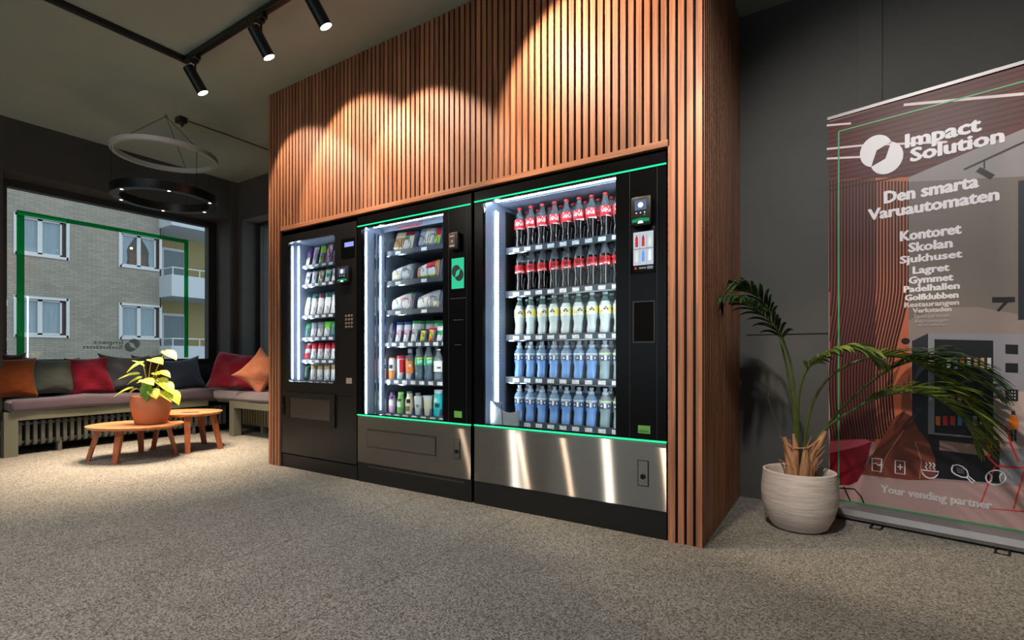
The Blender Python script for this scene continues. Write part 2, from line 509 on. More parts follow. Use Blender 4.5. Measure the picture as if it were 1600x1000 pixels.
w1 = window('window_1', 'x', -6.5, 1.36, 3.334, 0.77, 2.5, 0.095, 'wide window looking out on the brick block')
w2 = window('window_2', 'y', 3.66, -6.05, -5.2, 0.78, 2.5, 0.06, 'narrow window beside the slatted panel')
w3 = window('added_window', 'y', -3.55, -4.6, 0.6, 0.35, 2.6, 0.08, 'unseen window added behind the viewer to let in daylight')  # last one is invented glazing that lets daylight in from the rear

# green frame line and mirrored company name stuck on the glass
GREENF = foil('green_foil', srgb(40, 196, 130), 0.25)
FOILG = foil('grey_green_foil', srgb(150, 166, 158), 0.3)
dec = thing('window_sticker', 'green line frame with mirrored company name stuck on the wide window pane', 'sticker', (-6.492, 1.53, 0.85))
mb = MB()
def gx(y0, y1, z0, z1): mb.box(-0.0025, 0.0, y0-1.53, y1-1.53, z0-0.85, z1-0.85)
gx(1.53, 1.585, 0.85, 2.238); gx(2.985, 3.03, 0.85, 2.238); gx(1.585, 2.985, 2.195, 2.238)
mb.build('frame_line', GREENF, dec, smooth=0)
mb = MB()
fn = lambda x, y, b=0: (0.001, 2.375-1.53-x, b+y)
put_text(mb, 'Impact', lambda x, y: fn(x, y, 0.995-0.85), 0.265, 0.038)
put_text(mb, 'Solution', lambda x, y: fn(x, y, 0.945-0.85), 0.345, 0.038)
for P in logo_polys():
    n = len(P)
    mb.add([(0.001, 2.46-1.53-x*0.055, 0.985-0.85+y*0.055) for x, y in P], [tuple(range(n))])
tag(mb.build('company_name', FOILG, dec, smooth=0, recalc=False), 'grey mirrored lettering and twin disc logo')

# ------------------------------------------------------------------ slatted panel around the machines
XR, XL, ZO = -0.526, -3.873, 1.853
OX0, OX1 = -3.717, -0.680
panel = bpy.data.objects.new('wall_center', None); COL.objects.link(panel)
struct(panel, 'oak slatted panel wall framing the three vending machines')
mb = MB()
for k in range(84):
    x1 = XR-0.04*k; x0 = x1-0.027
    z0 = 0.0 if (x0 > OX1-0.005 or x1 < OX0+0.005) else ZO+0.03
    mb.box(x0, x1, FY, FY+0.014, z0, 2.965)
y = FY+0.0145
mb.box(XR-0.012, XR, FY+0.0145, FY+0.03, 0, 2.965)
for k in range(25):
    y0 = FY+0.043+0.04*k
    mb.box(XR-0.012, XR+0.002, y0, min(y0+0.027, 3.43), 0, 2.965)
mb.build('slats', OAK, panel, smooth=0)
mb = MB()
mb.box(XL, OX0, FY+0.014, FY+0.035, 0, 2.965); mb.box(OX1, XR-0.012, FY+0.014, FY+0.035, 0, 2.965); mb.box(OX0, OX1, FY+0.014, FY+0.035, ZO+0.03, 2.965)
mb.box(XR-0.035, XR-0.012, FY+0.035, 3.43, 0, 2.965); mb.box(XL, XL+0.03, FY+0.035, 3.43, 0, 2.965)
mb.build('felt_backing', FELT, panel, smooth=0)
mb = MB()
mb.box(OX0, OX1, FY-0.001, FY+0.03, ZO, ZO+0.03); mb.box(OX1-0.0, OX1+0.012, FY+0.002, FY+0.03, 0, ZO)
mb.build('trim_board', OAKX, panel, smooth=0)
# ------------------------------------------------------------------ vending machines
F0 = 2.42
def frame_plate(mb, x0, x1, z0, z1, hx0, hx1, hz0, hz1, y0, y1, r=0.0):
    mb.box(x0, hx0, y0, y1, z0, z1); mb.box(hx1, x1, y0, y1, z0, z1)
    mb.box(hx0, hx1, y0, y1, z0, hz0); mb.box(hx0, hx1, y0, y1, hz1, z1)
    if r:
        for cx, cz, a in ((hx0, hz0, PI), (hx1, hz0, 1.5*PI), (hx1, hz1, 0), (hx0, hz1, PI/2)):
            ox = cx+(r if cx == hx0 else -r); oz = cz+(r if cz == hz0 else -r)
            pts = [(cx, cz)]+[(ox+r*math.cos(a+PI/2*i/6), oz+r*math.sin(a+PI/2*i/6)) for i in range(7)]
            mb.prism(pts, 'y', y0, y1)
def machine_body(root, x0, x1, zt, hole, depth=0.80, liner=None, ctop=0.026):
    """cabinet shell with a lit compartment behind the glass; local coordinates = world"""
    hx0, hx1, hz0, hz1 = hole
    mb = MB(); t = 0.015; y0, y1 = F0+0.032, F0+depth
    mb.box(x0+0.004, x0+t, y0, y1, 0, zt); mb.box(x1-t, x1-0.004, y0, y1, 0, zt)
    mb.box(x0+t, x1-t, y0, y1, zt-t, zt); mb.box(x0+t, x1-t, y0, y1, 0.0, 0.06); mb.box(x0+t, x1-t, y1-t, y1, 0.06, zt-t)
    mb.build('cabinet', BLACK, root, smooth=0)
    mb = MB()
    lx0, lx1 = hx0-0.018, hx1+0.05
    mb.box(lx0-0.006, lx0, y0, y1-0.03, hz0-0.05, hz1+ctop, 0)
    mb.box(lx1, lx1+0.006, y0, y1-0.03, hz0-0.05, hz1+ctop, 0)
    mb.box(lx0, lx1, y0, y1-0.03, hz1+ctop-0.006, hz1+ctop, 0)
    mb.box(lx0, lx1, y0, y1-0.03, hz0-0.05, hz0-0.044, 1)
    mb.box(lx0, lx1, y1-0.036, y1-0.03, hz0-0.05, hz1+ctop-0.006, 1)
    mb.build('compartment', [liner or STEELIN, mat('compartment_dark', srgb(20, 24, 32), 0.5)], root, smooth=0)
def shelf(root, x0, x1, y0, y1, z, lanes, pitch, div_h=0.07, tags=True, start=None, coil=0, coil_r=0.03, strip_h=0.036, divmat=None, div_y=None):
    mb = MB(); mb.box(x0, x1, y0+0.004, y1, z-0.008, z-0.001)
    mb.box(x0, x1, y0+0.02, y0+0.03, z-0.03, z-0.008)
    s = mb.build('shelf', TRAY, root, smooth=0)
    mb = MB(); mb.box(x0, x1, y0-0.002, y0+0.003, z-0.030, z-0.030+strip_h)
    mb.build('price_strip', STRIP, s, smooth=0)
    mb = MB(); mb.box(x0, x1, y0-0.008, y0+0.004, z-0.036, z-0.030)
    mb.build('front_rail', CHROME, s, smooth=0)
    st = start if start is not None else x0
    for k in range(lanes):
        cx = st+pitch*k
        w = min(0.05, pitch*0.55)
        mb = MB(); mb.box(cx-w/2, cx+w/2, y0-0.0035, y0-0.002, z-0.027, z-0.027+strip_h*0.66)
        mb.build('price_label', TAGW, s, smooth=0)
    if div_h:
        mb = MB()
        for k in range(lanes):
            cx = st+pitch*(k+0.5)
            dy = div_y if div_y is not None else 0.012
            mb.prism([(y0+dy, z), (y1, z), (y1, z+div_h), (y0+dy+div_h*0.25, z+div_h)], 'x', cx-0.0015, cx+0.0015)
        mb.build('lane_dividers', divmat or DIVID, s, smooth=0)
    if coil:
        mb = MB()
        for k in range(coil):
            cx = st+pitch*k
            pts = []
            for i in range(3*12+1):
                a = 2*PI*i/12
                pts.append((cx+coil_r*math.cos(a), y0+0.012+0.055*i/12, z+coil_r+0.002+coil_r*math.sin(a)))
            mb.tube(pts, 0.0022, 5)
        mb.build('product_coils', COILM, s)
    return s
def lock_plate(parent, x0, x1, z0, z1, yf):
    mb = MB(); mb.rbox(x0, x1, yf-0.001, yf+0.002, z0, z1, 0.001, 1); mb.build('lock_surround', BLACK2, parent, smooth=0)
    g = MB(); g.box(x0+0.005, x1-0.005, yf-0.003, yf-0.001, z0+0.005, z1-0.005); g.build('lock_plate', STEEL, parent, smooth=0)
    c = MB(); c.lathe([(0.0125, 0), (0.0125, 0.006), (0.009, 0.007), (0.008, 0.004), (0.0, 0.004)], 18, ((x0+x1)/2, yf-0.0025, z0+(z1-z0)*0.38), axis='y')
    for i in range(len(c.v)):
        x, y, z = c.v[i]; c.v[i] = (x, 2*(yf-0.0025)-y, z)
    c.build('lock_cylinder', METALDARK, parent)
def led_column(mb, x, y, z0, z1, w=0.006):
    mb.box(x, x+0.004, y-w/2, y+w/2, z0, z1)

# ---- wide machine
m3 = thing('drinks_vending_machine', 'widest black vending machine of the three, full of bottled drinks behind lit glass', 'vending machine', (-1.257, 2.8, 0))
def at_machine(root):
    """parts are written in world coordinates; shift them under the root"""
    for c in root.children: c.matrix_parent_inverse = Matrix.Translation(-Vector(root.location))
HB = (-1.755, -0.94, 0.475, 1.768)
machine_body(m3, -1.822, -0.688, 1.840, HB, ctop=0.044)
mb = MB(); frame_plate(mb, -1.815, -0.690, 0.468, 1.834, *HB, F0, F0+0.028)
o = mb.build('door_frame', BLACKGLASS, m3, smooth=0)
g = MB()
for x in (-0.868, -0.733): g.box(x-0.0008, x+0.0008, F0-0.0006, F0, 0.47, 1.77)
g.build('panel_seam', mat('seam_grey', srgb(60, 60, 66), 0.4), o, smooth=0)
mb = MB(); mb.box(HB[0], HB[1], F0+0.006, F0+0.012, HB[2], HB[3]); mb.build('door_glass', GLASS, m3, smooth=0)
mb = MB(); mb.box(-1.815, -0.690, F0-0.004, F0+0.004, 1.772, 1.779); mb.build('accent_light', LEDG, m3, smooth=0)
mb = MB(); mb.box(-1.815, -0.690, F0-0.006, F0+0.004, 0.459, 0.466)
mb.build('accent_light', LEDG, m3, smooth=0)
mb = MB(); mb.box(-1.815, -0.690, F0, F0+0.03, 0.135, 0.456); lp = mb.build('lower_panel', STEEL, m3, smooth=0)
lock_plate(lp, -0.829, -0.773, 0.241, 0.367, F0)
mb = MB(); mb.box(-1.820, -0.690, F0+0.004, F0+0.03, 0.0, 0.134); mb.build('plinth', BLACK2, m3, smooth=0)
mb = MB()
led_column(mb, -1.7725, 2.58, 0.47, 1.755, 0.007)
for k in range(64):
    z = 0.48+k*0.02
    mb.box(-1.7725, -1.7705, 2.60, 2.606, z, z+0.012)
led_column(mb, -1.7725, 2.452, 0.47, 1.76, 0.003)
mb.box(-1.755, -0.93, 2.466, 2.474, 1.795, 1.799)
mb.box(-1.755, -0.93, 2.555, 2.562, 1.799, 1.804)
mb.box(-0.905, -0.897, 2.46, 2.476, 0.48, 1.78)  # unseen extra strip beside the door column, added to brighten the bottles
mb.build('light_strip', LEDW, m3, smooth=0)
mb = MB(); mb.prism([(2.60, 1.805), (2.66, 1.805), (2.67, 1.798), (2.60, 1.800)], 'x', -1.77, -0.92)
mb.build('light_reflector', STEELIN, m3, smooth=0)
mb = MB(); mb.box(-1.771, -1.766, 2.685, 3.15, 0.43, 1.775); mb.build('side_rail', BLACK2, m3, smooth=0)
BIGZ = [1.538, 1.267, 0.996, 0.735, 0.465]
for z in BIGZ:
    shelf(m3, -1.766, -0.93, 2.68, 3.15, z, 9, 0.0810, 0.085, start=-1.688, divmat=BLACK2)
# delivery chute at the foot of the compartment
mb = MB()
pts = [(-1.752+0.19*i/12, 0.60-0.045*math.sin(PI*i/12*0.9)-0.03*i/12) for i in range(13)]
mb.prism([(-1.752, 0.44), (-1.562, 0.44)]+pts[::-1], 'y', 2.50, 2.512)
mb.prism([(2.50, 0.44), (2.62, 0.44), (2.62, 0.585), (2.50, 0.60)], 'x', -1.758, -1.752)
dc = mb.build('delivery_chute', mat('chute_steel', srgb(170, 176, 184), 0.35, metal=0.5), m3, smooth=0)
mb = MB(); mb.tube([(-1.672-0.004*math.cos(i*0.3), 2.498, 0.585-0.016*i) for i in range(9)], 0.0022, 5); mb.build('chute_seam', BLACK2, dc)

# payment terminals, screens
def card_reader(root, x0, x1, z0, z1, yf, style=0):
    mb = MB(); d = 0.035
    mb.rbox(x0, x1, yf-d, yf, z0, z1, 0.008, 2)
    t = mb.build('card_reader', BLACK2, root)
    w, h = x1-x0, z1-z0
    if style == 0:
        s = MB(); s.box(x0+w*0.22, x0+w*0.78, yf-d-0.001, yf-d, z0+h*0.52, z0+h*0.86)
        s.build('reader_screen', emis('reader_screen_light', srgb(110, 125, 165), 0.8), t, smooth=0)
        s = MB()
        s.lathe([(0.0, 0), (w*0.13, 0)], 16, ((x0+x1)/2, yf-d-0.0015, z0+h*0.69), axis='y', cap=False)
        s.build('contactless_symbol', emis('reader_white', (0.9, 0.95, 1, 1), 1.2), t, smooth=0)
        for k in range(3):
            s = MB(); s.box(x0+w*(0.27+0.2*k), x0+w*(0.32+0.2*k), yf-d-0.001, yf-d, z0+h*0.40, z0+h*0.44); s.build('reader_key', MATS['reader_white'], t, smooth=0)
        for q in ((0.14, 0.2, 0.88, 0.92), (0.66, 0.73, 0.31, 0.36)):
            s = MB(); s.box(x0+w*q[0], x0+w*q[1], yf-d-0.001, yf-d, z0+h*q[2], z0+h*q[3])
            s.build('signal_light', emis('reader_green', (0.03, 0.5, 0.2, 1), 0.6), t, smooth=0)
        s = MB()
        s.prism([(x0+w*0.08, z0+h*0.10), (x0+w*0.92, z0+h*0.10), (x0+w*0.92, z0+h*0.20), (x0+w*0.5, z0+h*0.24), (x0+w*0.08, z0+h*0.20)], 'y', yf-d-0.001, yf-d)
        s.build('reader_green_light', emis('reader_green', (0.03, 0.5, 0.2, 1), 0.6), t, smooth=0)
        s = MB(); s.prism([(x0+w*0.36, z0+h*0.05), (x0+w*0.64, z0+h*0.05), (x0+w*0.58, z0+h*0.14), (x0+w*0.42, z0+h*0.14)], 'y', yf-d-0.002, yf-d-0.0005)
        s.build('card_slot_light', emis('slot_light', (0.8, 0.85, 1, 1), 1.5), t, smooth=0)
    else:
        s = MB(); s.box(x0+w*0.12, x0+w*0.75, yf-d-0.001, yf-d, z0+h*0.12, z0+h*0.88)
        s.build('reader_face', mat('reader_face_brown', srgb(92, 74, 66), 0.4), t, smooth=0)
        s = MB(); s.box(x0+w*0.18, x0+w*0.66, yf-d-0.002, yf-d-0.001, z0+h*0.74, z0+h*0.8); s.box(x0+w*0.16, x0+w*0.68, yf-d-0.002, yf-d-0.001, z0+h*0.18, z0+h*0.26)
        s.box(x0+w*0.34, x0+w*0.52, yf-d-0.002, yf-d-0.001, z0+h*0.42, z0+h*0.54)
        s.build('reader_symbols', mat('reader_print', srgb(210, 190, 180), 0.5), t, smooth=0)
    return t
card_reader(m3, -0.852, -0.752, 1.495, 1.632, F0)
mb = MB(); mb.rbox(-0.865, -0.742, F0-0.004, F0+0.001, 1.268, 1.490, 0.003, 2)
ts = mb.build('touch_screen', BLACKGLASS, m3)
mb = MB(); mb.box(-0.848, -0.750, F0-0.0055, F0-0.004, 1.308, 1.468); mb.build('screen_picture', emis('screen_white', srgb(205, 215, 230), 0.9), ts, smooth=0)
mb = MB()
S = lambda u, v: (-0.848+0.098*u, 1.308+0.160*v)
def quad(u0, u1, v0, v1, mi):
    a = S(u0, v0); b = S(u1, v1); mb.box(a[0], b[0], F0-0.0062, F0-0.0055, a[1], b[1], mi)
def pictobottle(u, v, mi, mi2, s=1.0):
    o = [(-.06,0),(.06,0),(.065,.14),(.05,.17),(.065,.2),(.06,.25),(.025,.31),(.025,.34),(-.025,.34),(-.025,.31),(-.06,.25),(-.065,.2),(-.05,.17),(-.065,.14)]
    mb.prism([S(u+x*s*1.1, v+y*s) for x, y in o], 'y', F0-0.0064, F0-0.0055, mi)
    quad(u-0.065*s, u+0.065*s, v+0.18*s, v+0.24*s, mi2)
quad(0, 1, 0.48, 0.5, 3); quad(0.33, 0.34, 0.02, 0.94, 3); quad(0.66, 0.67, 0.02, 0.94, 3)
pictobottle(0.17, 0.55, 0, 5, 1.05); pictobottle(0.5, 0.56, 0, 0, 1.0); pictobottle(0.83, 0.56, 1, 1, 1.0)
pictobottle(0.17, 0.1, 1, 1, 1.0); pictobottle(0.5, 0.1, 2, 4, 1.05); pictobottle(0.83, 0.12, 5, 4, 1.0)
mb.build('product_pictures', [mat('pic_red', srgb(170, 30, 30), 0.4, emit=srgb(170, 30, 30), estr=0.5), mat('pic_pale', srgb(190, 205, 195), 0.4, emit=srgb(190, 205, 195), estr=0.6), mat('pic_blue', srgb(80, 140, 220), 0.4, emit=srgb(80, 140, 220), estr=0.6), mat('pic_line', srgb(120, 124, 134), 0.4), mat('pic_dark', srgb(25, 28, 36), 0.4), mat('pic_white', srgb(220, 225, 235), 0.4, emit=srgb(220, 225, 235), estr=0.6)], ts, smooth=0)
mb = MB(); a = -0.842; mb.box(a, a+0.01, F0-0.0055, F0-0.004, 1.288, 1.300); mb.build('screen_icon', emis('icon_red', srgb(220, 70, 60), 0.8), ts, smooth=0)
mb = MB(); mb.box(-0.82, -0.785, F0-0.0055, F0-0.004, 1.290, 1.298); mb.box(-0.78, -0.752, F0-0.0055, F0-0.004, 1.287, 1.301); mb.build('screen_button', emis('button_grey', srgb(150, 155, 160), 0.7), ts, smooth=0)
mb = MB()
frame_plate(mb, -0.852, -0.742, 0.932, 1.135, -0.845, -0.749, 0.940, 1.128, F0-0.003, F0+0.001)
hr = mb.build('hand_recess', mat('recess_plastic', srgb(34, 32, 34), 0.3), m3, smooth=0)
mb = MB(); mb.box(-0.845, -0.749, F0-0.0008, F0-0.0002, 0.940, 1.128); mb.build('recess_back', mat('recess_black', srgb(5, 5, 6), 0.7, spec=0.1), hr, smooth=0)
STICK = mat('green_sticker', srgb(112, 182, 84), 0.5)
mb = MB(); mb.box(-0.826, -0.766, F0-0.0015, F0, 0.496, 0.534); st = mb.build('sticker', STICK, m3, smooth=0)
mb = MB(); mb.box(-0.822, -0.772, F0-0.002, F0-0.0015, 0.502, 0.506); mb.box(-0.82, -0.778, F0-0.002, F0-0.0015, 0.509, 0.512); mb.build('sticker_print', mat('sticker_print_grey', srgb(70, 110, 60), 0.5), st, smooth=0)

# ---- middle machine
m2 = thing('food_vending_machine', 'black vending machine in the middle, with sandwiches and snacks behind lit glass', 'vending machine', (-2.333, 2.8, 0))
HM = (-2.790, -2.057, 0.472, 1.752)
machine_body(m2, -2.833, -1.832, 1.836, HM, ctop=0.058)
mb = MB(); frame_plate(mb, -2.830, -1.838, 0.466, 1.832, *HM, F0, F0+0.028)
o = mb.build('door_frame', BLACKGLASS, m2, smooth=0)
g = MB()
for x in (-2.012, -1.874): g.box(x-0.0008, x+0.0008, F0-0.0006, F0, 0.47, 1.765)
g.build('panel_seam', MATS['seam_grey'], o, smooth=0)
mb = MB(); mb.box(HM[0], HM[1], F0+0.006, F0+0.012, HM[2], HM[3]); mb.build('door_glass', GLASS, m2, smooth=0)
mb = MB(); mb.box(-2.828, -1.843, F0-0.004, F0+0.004, 1.765, 1.772); mb.build('accent_light', LEDG, m2, smooth=0)
mb = MB(); mb.box(-2.828, -1.843, F0-0.006, F0+0.004, 0.457, 0.464)
mb.build('accent_light', LEDG, m2, smooth=0)
mb = MB(); mb.box(-2.828, -1.843, F0, F0+0.03, 0.135, 0.454); lp = mb.build('lower_panel', STEEL, m2, smooth=0)
lock_plate(lp, -1.972, -1.922, 0.247, 0.370, F0)
mb = MB()
frame_plate(mb, -2.733, -2.112, 0.247, 0.368, -2.728, -2.117, 0.252, 0.363, F0-0.0012, F0)
mb.build('flap_gap', BLACK2, lp, smooth=0)
mb = MB(); mb.box(-2.728, -2.117, F0-0.003, F0-0.0005, 0.252, 0.361); mb.box(-2.728, -2.117, F0-0.007, F0-0.003, 0.353, 0.361)
mb.build('delivery_flap', STEEL, lp, smooth=0)
mb = MB(); mb.box(-2.830, -1.840, F0+0.004, F0+0.03, 0.0, 0.134); pl = mb.build('plinth', BLACK2, m2, smooth=0)
mb = MB()
for k in range(44):
    x = -2.72+k*0.019
    mb.lathe([(0.0, 0), (0.0042, 0)], 8, (x, F0+0.0035, 0.112), axis='y', cap=False)
mb.build('vent_holes', mat('vent_grey', srgb(110, 108, 104), 0.5), pl, smooth=0)
mb = MB()
led_column(mb, -2.8075, 2.475, 0.475, 1.74, 0.008)
led_column(mb, -2.8075, 2.61, 0.48, 1.735, 0.003)
mb.box(-2.78, -2.05, 2.520, 2.528, 1.775, 1.779)
mb.box(-2.022, -2.014, 2.46, 2.476, 0.48, 1.74)  # unseen extra strip by the column, added to brighten the goods
mb.build('light_strip', LEDW, m2, smooth=0)
mb = MB(); mb.box(-2.80, -2.05, 2.56, 2.63, 1.790, 1.796); mb.box(-2.80, -2.05, 2.63, 2.636, 1.765, 1.796)
hd = mb.build('light_reflector', STEELIN, m2, smooth=0)
mb = MB(); mb.box(-2.66, -2.42, 2.628, 2.630, 1.772, 1.784); mb.build('red_band', mat('red_reflection_paint', srgb(196, 60, 66), 0.5, noise=0.5, nscale=60), hd, smooth=0)  # red strip painted in place of a blurred reflection
mb = MB()
for y in (2.545, 2.575, 2.64): mb.box(-2.806, -2.796, y, y+0.01, 0.45, 1.745)
mb.build('side_rail', CHROME, m2, smooth=0)
MIDZ = [1.625, 1.407, 1.195, 0.966, 0.697, 0.452]
MIDL = [(3, 0.25, -2.675, 0.14, 0), (3, 0.25, -2.675, 0.13, 0), (3, 0.25, -2.675, 0.13, 0), (8, 0.079, -2.793, 0.085, 8), (7, 0.082, -2.774, 0.05, 0), (7, 0.0855, -2.774, 0.05, 0)]
for z, (n, p, s0, dh, nc) in zip(MIDZ, MIDL):
    s = shelf(m2, -2.80, -2.05, 2.655, 3.15, z, n, p, dh, start=s0, coil=nc, coil_r=0.034)
    if n == 3:
        mb = MB()
        for k in range(3):
            for sx in (-0.055, 0.055):
                pts = [(s0+p*k+sx+0.042*math.cos(2*PI*i/14), 2.662+0.02*i/14, z+0.046+0.042*math.sin(2*PI*i/14)) for i in range(22)]
                mb.tube(pts, 0.0022, 5)
        mb.build('product_coils', COILM, s)
card_reader(m2, -1.987, -1.915, 1.505, 1.610, F0, 1)
mb = MB(); mb.box(-1.996, -1.880, F0-0.003, F0+0.001, 1.262, 1.470); ts = mb.build('touch_screen', BLACKGLASS, m2, smooth=0)
mb = MB(); mb.box(-1.985, -1.891, F0-0.0045, F0-0.003, 1.275, 1.458); mb.build('screen_picture', emis('screen_green', srgb(60, 214, 160), 0.9), ts, smooth=0)
mb = MB()
for P in logo_polys():
    mb.add([(-1.938+x*0.034, F0-0.0052, 1.368+y*0.038) for x, y in P], [tuple(range(len(P)))])
mb.build('screen_logo', mat('logo_dark', srgb(34, 48, 52), 0.5), ts, smooth=0, recalc=False)
mb = MB(); mb.box(-1.975, -1.90, F0-0.0012, F0, 1.085, 1.088); mb.box(-1.965, -1.915, F0-0.0012, F0, 0.935, 0.938)
mb.box(-2.0, -1.88, F0-0.0012, F0, 1.215, 1.218); mb.build('slot_line', mat('slot_grey', srgb(86, 80, 84), 0.5), m2, smooth=0)
mb = MB(); mb.box(-1.967, -1.908, F0-0.0015, F0, 0.498, 0.537); mb.build('sticker', STICK, m2, smooth=0)

# ---- narrow machine
m1 = thing('snack_vending_machine', 'narrowest black vending machine, farthest along the panel, with a keypad and small snacks', 'vending machine', (-3.276, 2.8, 0))
HS = (-3.638, -3.073, 0.670, 1.752)
machine_body(m1, -3.715, -2.838, 1.815, HS)
mb = MB(); frame_plate(mb, -3.714, -2.840, 0.585, 1.812, *HS, F0, F0+0.028, r=0.035); mb.build('door_frame', BLACK, m1, smooth=0)
mb = MB(); mb.box(HS[0], HS[1], F0+0.006, F0+0.012, HS[2], HS[3]); mb.build('door_glass', GLASS, m1, smooth=0)
mb = MB(); mb.box(-3.714, -2.840, F0, F0+0.028, 0.110, 0.583)
lp = mb.build('lower_door', BLACK, m1, smooth=0)
mb = MB(); frame_plate(mb, -3.64, -3.06, 0.350, 0.590, -3.597, -3.116, 0.395, 0.553, F0-0.012, F0)
mb.build('hatch_frame', BLACK2, lp, smooth=0)
mb = MB(); mb.box(-3.597, -3.116, F0-0.006, F0-0.002, 0.395, 0.553)
mb.build('hatch_window', mat('hatch_window_grey', srgb(120, 108, 100), 0.18, metal=0.7, noise=0.15, nscale=40, stretch=(1,1,8)), lp, smooth=0)
mb = MB(); mb.rbox(-3.697, -3.660, F0-0.004, F0, 0.405, 0.555, 0.002, 1); mb.build('handle_recess', BLACKGLASS, lp, smooth=0)
mb = MB(); mb.lathe([(0.009, 0), (0.009, 0.006)], 12, (-3.679, F0-0.011, 0.478), axis='y'); mb.build('hatch_lock', CHROME, lp)
mb = MB(); mb.box(-3.712, -2.842, F0+0.006, F0+0.03, 0.0, 0.100); mb.build('plinth', BLACK2, m1, smooth=0)
mb = MB()
mb.box(-3.04, -3.032, 2.46, 2.476, 0.69, 1.74); led_column(mb, -3.6555, 2.475, 0.69, 1.735, 0.004); led_column(mb, -3.6555, 2.53, 0.68, 1.745, 0.006)  # the box is an unseen strip, added to brighten the snacks
mb.build('light_strip', LEDW, m1, smooth=0)
SMZ = [1.600, 1.448, 1.199, 1.022, 0.843, 0.672]
for i, z in enumerate(SMZ):
    shelf(m1, -3.652, -3.05, 2.57, 3.1, z, 7, 0.083, 0.085, start=-3.64, coil=7, coil_r=0.03, strip_h=0.03)
card_reader(m1, -3.010, -2.893, 1.385, 1.500, F0)
mb = MB(); mb.rbox(-3.0, -2.86, F0-0.003, F0, 1.56, 1.70, 0.003, 1); dm = mb.build('display', BLACKGLASS, m1, smooth=0)
mb = MB(); mb.box(-2.962, -2.868, F0-0.004, F0-0.003, 1.640, 1.672); mb.build('display_light', emis('display_blue', srgb(150, 160, 240), 1.2), dm, smooth=0)
mb = MB()
for r in range(4):
    for c in range(3):
        mb.rbox(-2.955+c*0.03, -2.937+c*0.03, F0-0.006, F0, 1.145-r*0.026, 1.160-r*0.026, 0.002, 1)
mb.build('keypad', mat('keypad_metal', srgb(170, 150, 136), 0.35, metal=0.6), m1, smooth=0)
mb = MB(); mb.box(-2.948, -2.888, F0-0.0015, F0, 0.674, 0.714); mb.build('sticker', mat('grey_sticker', srgb(150, 140, 126), 0.4), m1, smooth=0)
for m in (m1, m2, m3): at_machine(m)
# ------------------------------------------------------------------ products
COLA = mat('cola_liquid', srgb(24, 11, 10), 0.08, spec=0.6, coat=0.6)
CLEARPET = mat('clear_plastic', srgb(170, 180, 188), 0.06, spec=0.9, alpha=0.22, coat=1.0)
RED = mat('red_band', srgb(214, 26, 34), 0.4)
CAPRED = mat('red_cap', srgb(206, 40, 38), 0.35)
CAPWHITE = mat('white_cap', srgb(225, 230, 232), 0.35)
CAPCLEAR = mat('frosted_cap', srgb(215, 225, 235), 0.2, alpha=0.75)
LEMON = mat('cloudy_lemon_liquid', srgb(208, 224, 224), 0.1, alpha=0.85, coat=0.4)
LABELW = mat('white_label', srgb(226, 230, 220), 0.45)
BLUEL = mat('blue_liquid', srgb(128, 176, 238), 0.08, alpha=0.8, coat=0.4)
PALEL = mat('pale_liquid', srgb(160, 186, 190), 0.08, alpha=0.7, coat=0.4)
SPORTCLEAR = mat('clear_blue_plastic', srgb(150, 185, 215), 0.06, alpha=0.55, coat=0.5)
INKD = mat('dark_ink', srgb(28, 32, 40), 0.5)
YELLOW = mat('yellow_ink', srgb(232, 222, 60), 0.5)
GREENINK = mat('green_ink', srgb(150, 210, 80), 0.5)
WHITEINK = mat('white_ink', srgb(235, 238, 240), 0.5)

def bent(r, ang0, z):
    """flat letter coordinates wrapped on a cylinder; x runs to the right seen from the front (-y)"""
    return lambda x, y: (r*math.sin(ang0+x/r), -r*math.cos(ang0+x/r), z+y)
def band(mb, r, z0, z1, a0, a1, mi, seg=10):
    V = []; F = []
    for i in range(seg+1):
        a = a0+(a1-a0)*i/seg
        V += [(r*math.sin(a), -r*math.cos(a), z0), (r*math.sin(a), -r*math.cos(a), z1)]
    for i in range(seg): F.append((2*i, 2*i+2, 2*i+3, 2*i+1))
    mb.add(V, F, mi)
def bottle(name, cat, h, prof, fill, body_mats, cap_prof, cap_mat, label, ink=None, group=None, extra=None):
    """prof: (radius, height share); split at the fill line into liquid and clear plastic"""
    t = thing(name, 'x', cat, group=group)
    lo = [(r, z*h) for r, z in prof if z <= fill+1e-6]; hi = [(r, z*h) for r, z in prof if z >= fill-1e-6]
    mb = MB(); mb.lathe(lo, 18, mi=0, cap=True)
    mb.lathe(hi, 18, mi=1, cap=False)
    mb.build('bottle_body', body_mats, t, smooth=50)
    mb = MB(); mb.lathe([(r, z*h) for r, z in cap_prof], 16); mb.build('bottle_cap', cap_mat, t)
    if label:
        r, z0, z1, m = label
        mb = MB(); mb.lathe([(r, z0*h), (r, z1*h)], 22, cap=False)
        l = mb.build('bottle_label', m, t)
        if ink:
            mb = MB(); mats = ink(mb, r+0.0006, h)
            mb.build('label_print', mats, l, smooth=0, recalc=False)
    return t
PETP = [(0.020,0),(0.028,.012),(0.031,.05),(0.0318,.12),(0.0285,.19),(0.0268,.26),(0.0285,.34),(0.0322,.415),(0.0325,.45),(0.0325,.63),(0.031,.68),(0.024,.78),(0.016,.87),(0.0125,.92),(0.0125,.955)]
CAPP = [(0.0145,.945),(0.0150,.95),(0.0150,.995),(0.013,1.0)]
def ink_cola(m):
    def f(mb, r, h):
        put_text(mb, 'Coca-Cola', bent(r, -1.0, 0.545*h), 0.064, 0.034, offset=0.02, shear=0.35, res=1)
        band(mb, r, 0.455*h, 0.475*h, -0.2, 0.9, 0)
        band(mb, r, 0.445*h, 0.50*h, 0.9, 1.3, 0)
        return m
    return f
